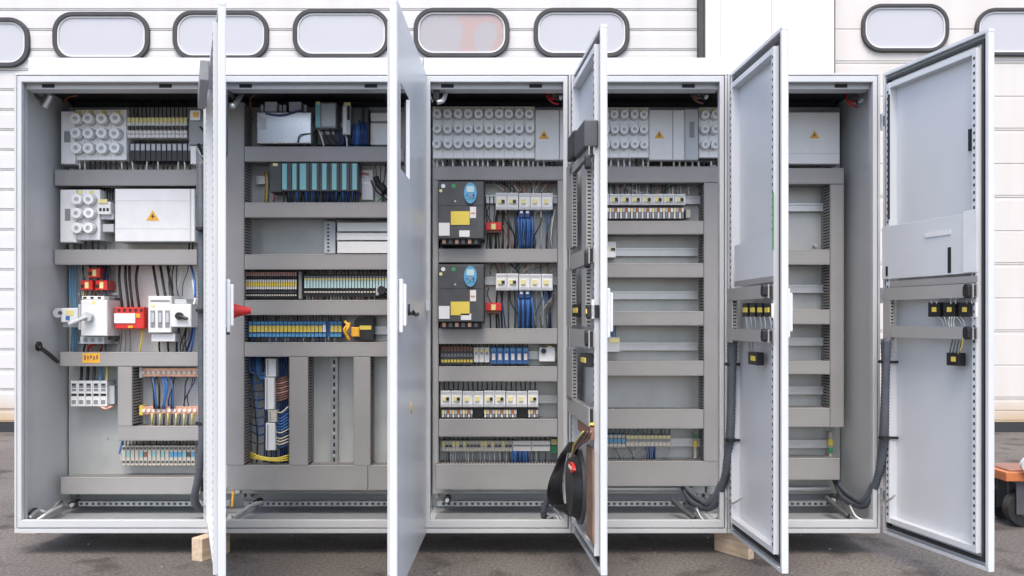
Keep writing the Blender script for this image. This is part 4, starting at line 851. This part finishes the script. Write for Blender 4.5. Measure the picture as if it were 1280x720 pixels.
# equipment on the inner faces (negative local y is the inner side)
def dduct(D, x0, y0, x1, y1, dep=.036, off=-.015, vert=None):
    b = MB(); u0 = D.P(x0, (y0+y1)/2, -dep)[0]; u1 = D.P(x1, (y0+y1)/2, -dep)[0]; xm = (x0+x1)/2
    z1 = D.P(xm, y0, -dep)[1]; z0 = D.P(xm, y1, -dep)[1]
    u0 = max(.018, u0); u1 = min(D.w-.03, u1)
    if vert is None: vert = (z1-z0) > (u1-u0)
    b.box(u0, u1, -dep, -dep+.004, z0, z1, 'duct_door'); b.box(u0+.006, u1-.006, -dep+.0045, off-.002, z0+.006, z1-.006, 'dark'); b.box(u0+.002, u1-.002, off-.004, off, z0+.002, z1-.002, 'duct_door')
    if vert:
        z = z0+.005
        while z < z1-.008: b.box(u0+.002, u0+.004, -dep+.0041, off-.0041, z, z+.0065, 'duct_door'); b.box(u1-.004, u1-.002, -dep+.0041, off-.0041, z, z+.0075, 'duct_door'); z += .0125
    else:
        x = u0+.005
        while x < u1-.008: b.box(x, x+.0075, -dep+.0101, off-.0121, z0+.002, z0+.004, 'duct_door'); b.box(x, x+.0075, -dep+.0101, off-.0121, z1-.004, z1-.002, 'duct_door'); x += .0125
    D.sub(b, 'cable_duct')
def dswitch(D, x0, y0, x1, y1, dep=.026, col='yellow'):
    b = MB(); D.box(b, x0, y0, x1, y1, -dep, .0, 'black'); m_ = (x0+x1)/2; n_ = (y0+y1)/2; D.box(b, m_-2.6, n_-3, m_+2.6, n_+3, -dep-.004, -dep-.0003, col)
    D.sub(b, 'switch_block', .001)
def dwire(D, cols, pts, r=.003, off=-.035):
    b = MB(); q = [D.P(x, y, off) for x, y in pts]; b.tube([(u, off, z) for u, z in q], r, cols, 6, 4); D.sub(b, 'wire')
def dclamp(D, x0, y0, x1, y1, K=.052):
    b = MB(); a = D.P(x0, (y0+y1)/2, -K); c = D.P(x1, (y0+y1)/2, -K); zc = (D.P((x0+x1)/2, y0, -K)[1]+D.P((x0+x1)/2, y1, -K)[1])/2; h_ = abs(D.P((x0+x1)/2, y0, -K)[1]-D.P((x0+x1)/2, y1, -K)[1])/2
    n_ = 10; u1_ = min(c[0], D.w-.03); u0_ = min(a[0], u1_-.03); um = (u0_+u1_)/2; ru = (u1_-u0_)/2
    b.prism([(um+ru*max(-1, min(.75, 1.15*math.cos(t*math.pi/n_)))*1.0, zc+h_*math.sin(t*math.pi/n_)) for t in range(2*n_)], -K, -K+.018, 'black')
    D.sub(b, 'cable_clip', .002)
# door 5
b = MB(); D5.box(b, 1100.5, 274, 1226, 345, -.0175, -.016, 'door_paint'); D5.sub(b, 'document_pocket', .001)
b = MB(); D5.box(b, 1203.5, 262, 1226.5, 340, -.021, -.0195, 'white'); D5.sub(b, 'paper_sheet')
b = MB(); D5.box(b, 1156, 289, 1188, 295, -.0205, -.0195, 'white'); D5.sub(b, 'label_or_highlight')  # white strip standing in for a highlight on the pocket
b = MB(); D5.box(b, 1184.5, 309, 1188.5, 341, -.0190, -.0180, 'black'); D5.box(b, 1107, 333, 1109.5, 345, -.0190, -.0180, 'black'); D5.sub(b, 'pocket_slot')
b = MB(); D5.box(b, 1210, 160, 1223, 187, .012, .0195, 'dark'); D5.sub(b, 'cutout_cover')
b = MB(); D5.box(b, 1109.5, 118, 1112, 274, -.016, -.0145, 'rubber'); D5.sub(b, 'seal_strip')
dduct(D5, 1104, 357, 1224, 373.5); dduct(D5, 1104, 374.5, 1112.5, 425); dduct(D5, 1113, 408, 1222, 423)
dclamp(D5, 1213, 354, 1228, 372); dclamp(D5, 1213, 408, 1227, 425)
b = MB(); D5.box(b, 1112, 348, 1224, 356, -.02, -.016, 'duct'); D5.sub(b, 'duct_base')
for x in (1160, 1179, 1198): dswitch(D5, x, 378, x+14, 396)
b = MB(); D5.box(b, 1219, 378, 1223, 396, -.024, -.016, 'white'); D5.sub(b, 'end_label')
dswitch(D5, 1183, 441, 1199, 457)
for x in (1164, 1170, 1188, 1194, 1208, 1214): dwire(D5, 'mgrey', [(x+2, 373), (x, 375.5), (x+1, 380)], .0018)
for x, e in ((1172, 6), (1180, 2), (1195, 5), (1200, 4), (1214, 4)): dwire(D5, 'mgrey', [(x, 396), (x+e, 401), (x+e+2, 409)], .0016)
for x in (1187, 1190, 1193): dwire(D5, 'lgrey', [(x, 396), (x-1, 404), (x, 409)], .0016)
for x in (1188, 1192, 1196, 1200): dwire(D5, 'dgrey', [(x+3, 424), (x+1, 432), (x-1, 442)], .0024)
dwire(D5, 'yellow', [(1204, 424), (1202, 434), (1198, 442)], .0022)
# door 4
dduct(D4, 909, 357.5, 970, 374); dduct(D4, 909, 374.8, 915, 428); dduct(D4, 915.5, 411.5, 969, 427); dclamp(D4, 957, 354, 974, 370); dclamp(D4, 957, 412, 974, 428)
b = MB(); D4.box(b, 918, 348, 970, 355, -.02, -.016, 'duct'); D4.sub(b, 'duct_base')
for x in (928, 937, 946, 955): dswitch(D4, x, 379, x+6, 396)
b = MB(); D4.box(b, 968, 379, 971, 397, -.024, -.016, 'white'); D4.sub(b, 'end_label')
dswitch(D4, 935, 440, 946, 456)
for x in (932, 938, 943, 950, 955, 962, 966): dwire(D4, 'mgrey', [(x, 396), (x+1.5, 403), (x+2, 412)], .0018)
for x in (937, 941): dwire(D4, 'dgrey', [(x, 427), (x, 434), (x+1, 441)], .0022)
b = MB(); D4.box(b, 966, 240, 968.5, 312, -.020, -.016, 'green'); D4.sub(b, 'green_strip')  # narrow green strip near the free edge of the door
b = MB(); D4.box(b, 918, 300, 970, 348, -.0170, -.0155, 'door_paint'); D4.sub(b, 'document_pocket')
# door 3 (seen almost edge-on: everything stays close to its inner face)
dduct(D3, 712, 312, 744, 332, .035); dduct(D3, 708, 205, 715, 311, .035, vert=True); dduct(D3, 727, 205, 733, 311, .035, vert=True)
dduct(D3, 712, 412, 744, 434, .035); dduct(D3, 708, 336, 714, 408, .035, vert=True); dduct(D3, 727, 336, 732, 408, .035, vert=True); dduct(D3, 708, 436, 715, 500, .035, vert=True); dduct(D3, 709, 504, 742, 526, .035)
dduct(D3, 712, 192, 743, 203, .035)
b = MB(); D3.box(b, 709, 168, 717, 198, -.045, -.002, 'black'); D3.sub(b, 'plug_connector', .004)
b = MB(); D3.box(b, 718, 152, 738, 186, -.05, -.002, 'dgrey'); D3.sub(b, 'plug_connector', .005)
dclamp(D3, 730, 309, 745, 333, .045); dclamp(D3, 731, 413, 745, 434, .045); dclamp(D3, 733, 185, 744, 204, .045)
for x, y in ((715, 380), (732, 381), (725, 442)): dswitch(D3, x, y, x+7, y+16, .04)
b = MB(); D3.box(b, 740, 374, 744, 398, -.025, -.016, 'white'); D3.sub(b, 'end_label')
b = MB(); D3.box(b, 733, 560, 744, 676, -.022, -.0155, 'board'); D3.sub(b, 'filter_board')
uu, zz = D3.P(714, 608, -.05); b = MB(); b.cyl((uu, -.0155, zz), (0, -1, 0), .135, .012, 'dgrey', 28); b.cyl((uu, -.0277, zz), (0, -1, 0), .12, .03, 'black', 28, .10); D3.sub(b, 'fan_housing', .003)
uu, zz = D3.P(715, 584, -.06)
b = MB(); b.prism([(uu+.06*math.cos(t*math.pi/10), zz+.016*math.sin(t*math.pi/10)) for t in range(20)], -.066, -.0555, 'red');
for k in (-1, 0, 1): b.box(uu+k*.024-.007, uu+k*.024+.007, -.0685, -.0665, zz-.004, zz+.006, 'white')
D3.sub(b, 'red_badge')
b = MB(); D3.box(b, 722, 530, 742, 545, -.03, -.0155, 'brown'); D3.sub(b, 'terminal_block'); b = MB(); D3.box(b, 727, 527, 742, 530, -.032, -.0155, 'yellow'); D3.sub(b, 'marker_tag')
for k in range(6): dwire(D3, ['brown', 'black', 'brown', 'black', 'dgrey', 'yellow'][k], [(739-k*2, 540), (733-k*3, 551+k), (726-k*2, 555+k*2), (716-k, 568+k*3)], .0045, -.035)
# coils of black hose by the fan
b = MB()
for k in range(6):
    e = k*3.4
    b.tube([W(722-e*.2, 556+k*1.5, -.12), W(711-e*.4, 556+k*2, -.05), W(704-e*.6, 578+k*2, -.02), W(701-e*.8, 605, -.02), W(703-e, 628-k, .0), W(712-e, 643-k*2, .0), W(722-e*.5, 640-k*2, -.06)], .0075, 'black', 8, 6, ridge=.005)
b.tube([W(700, 600, .0), W(690, 615, .04), W(682, 632, .08), W(680, 645, .12), W(690, 650, .14)], .014, 'hose', 8, 6, ridge=.006)
b.build('corrugated_hose', c3)
b = MB(); b.tube([W(692, 634, .02), W(700, 641, .02), W(708, 650, .02)], .008, 'zinc', 6, 4); b.build('earth_strap', c3); b = MB(); b.tube([W(684, 648, .05), W(694, 644, .03), W(700, 651, .02)], .005, 'metal', 6, 4); b.build('earth_strap', c3)

# ---------------------------------------------------------------- timber blocks under the row
def beam(px, py, Y0, Y1, rz, hgt, wdt, label):
    b = MB(); L_ = Y1-Y0; b.box(-wdt/2, wdt/2, 0, L_, 0, hgt, 'wood'); o = b.build('wood_block', None, bev=.002, rot=True)
    p = W(px, 0, Y0); o.location = (p[0], Y0, .0005); o.rotation_euler = (0, 0, rz); tag(o, label, 'wood block', 'timber blocks carrying the cabinets'); return o
HB = ZB-.001
beam(246, 0, -.075, .08, math.radians(-24), HB, .052, 'sawn timber block jutting out under the joint of the first and second cabinet')
beam(939, 0, -.05, .13, math.radians(33), HB, .03, 'narrow sawn timber block jutting out under the fourth cabinet, beside the fourth door')
for px, lb in ((35, 'timber block set back in the shadow under the left end of the row'), (520, 'timber block set back under the joint of the second and middle cabinet'), (1085, 'timber block set back in the shadow under the right end of the row')):
    beam(px, 0, .36, .49, 0, HB, .07, lb)

# ---------------------------------------------------------------- orange trolley at the right edge
Yt = .55
tr = empty('trolley', (W(1330, 0, Yt)[0], Yt, 0)); tag(tr, 'low orange trolley on black casters cut off by the right edge', 'trolley')
b = MB(); p = W(1250, 578, Yt-.05); q = W(1250, 605, Yt-.05)
x0 = p[0]
b.box(x0, x0+.9, Yt-.10, Yt+.16, q[2]+.02, q[2]+.06, 'orange'); b.box(x0+.03, x0+.87, Yt-.07, Yt+.13, q[2]+.0605, q[2]+.066, 'brown'); b.build('deck', tr, bev=.006)
b = MB(); b.box(x0+.09, x0+.14, Yt-.12, Yt-.1005, q[2]+.03, q[2]+.06, 'black'); b.cyl((x0+.09, Yt-.105, q[2]+.095), (0,-1,0), .035, .02, 'metal', 14); b.build('latch', tr)
for (cx, cy) in ((x0+.09, Yt-.04), (x0+.8, Yt-.04), (x0+.09, Yt+.12), (x0+.8, Yt+.12)):
    b = MB(); R_ = .082
    b.box(cx-.04, cx+.04, cy-.045, cy+.045, q[2]+.010, q[2]+.0195, 'dgrey'); b.box(cx-.03, cx+.045, cy-.036, cy-.030, .06, q[2]+.010, 'dgrey'); b.box(cx-.03, cx+.045, cy+.030, cy+.036, .06, q[2]+.010, 'dgrey')
    cs = b.build('caster', tr)
    b = MB(); b.cyl((cx+.02, cy-.025, R_), (0, 1, 0), R_, .05, 'black', 28); b.cyl((cx+.02, cy-.028, R_), (0, 1, 0), .038, .056, 'dgrey', 16); b.build('wheel', cs, bev=.006)
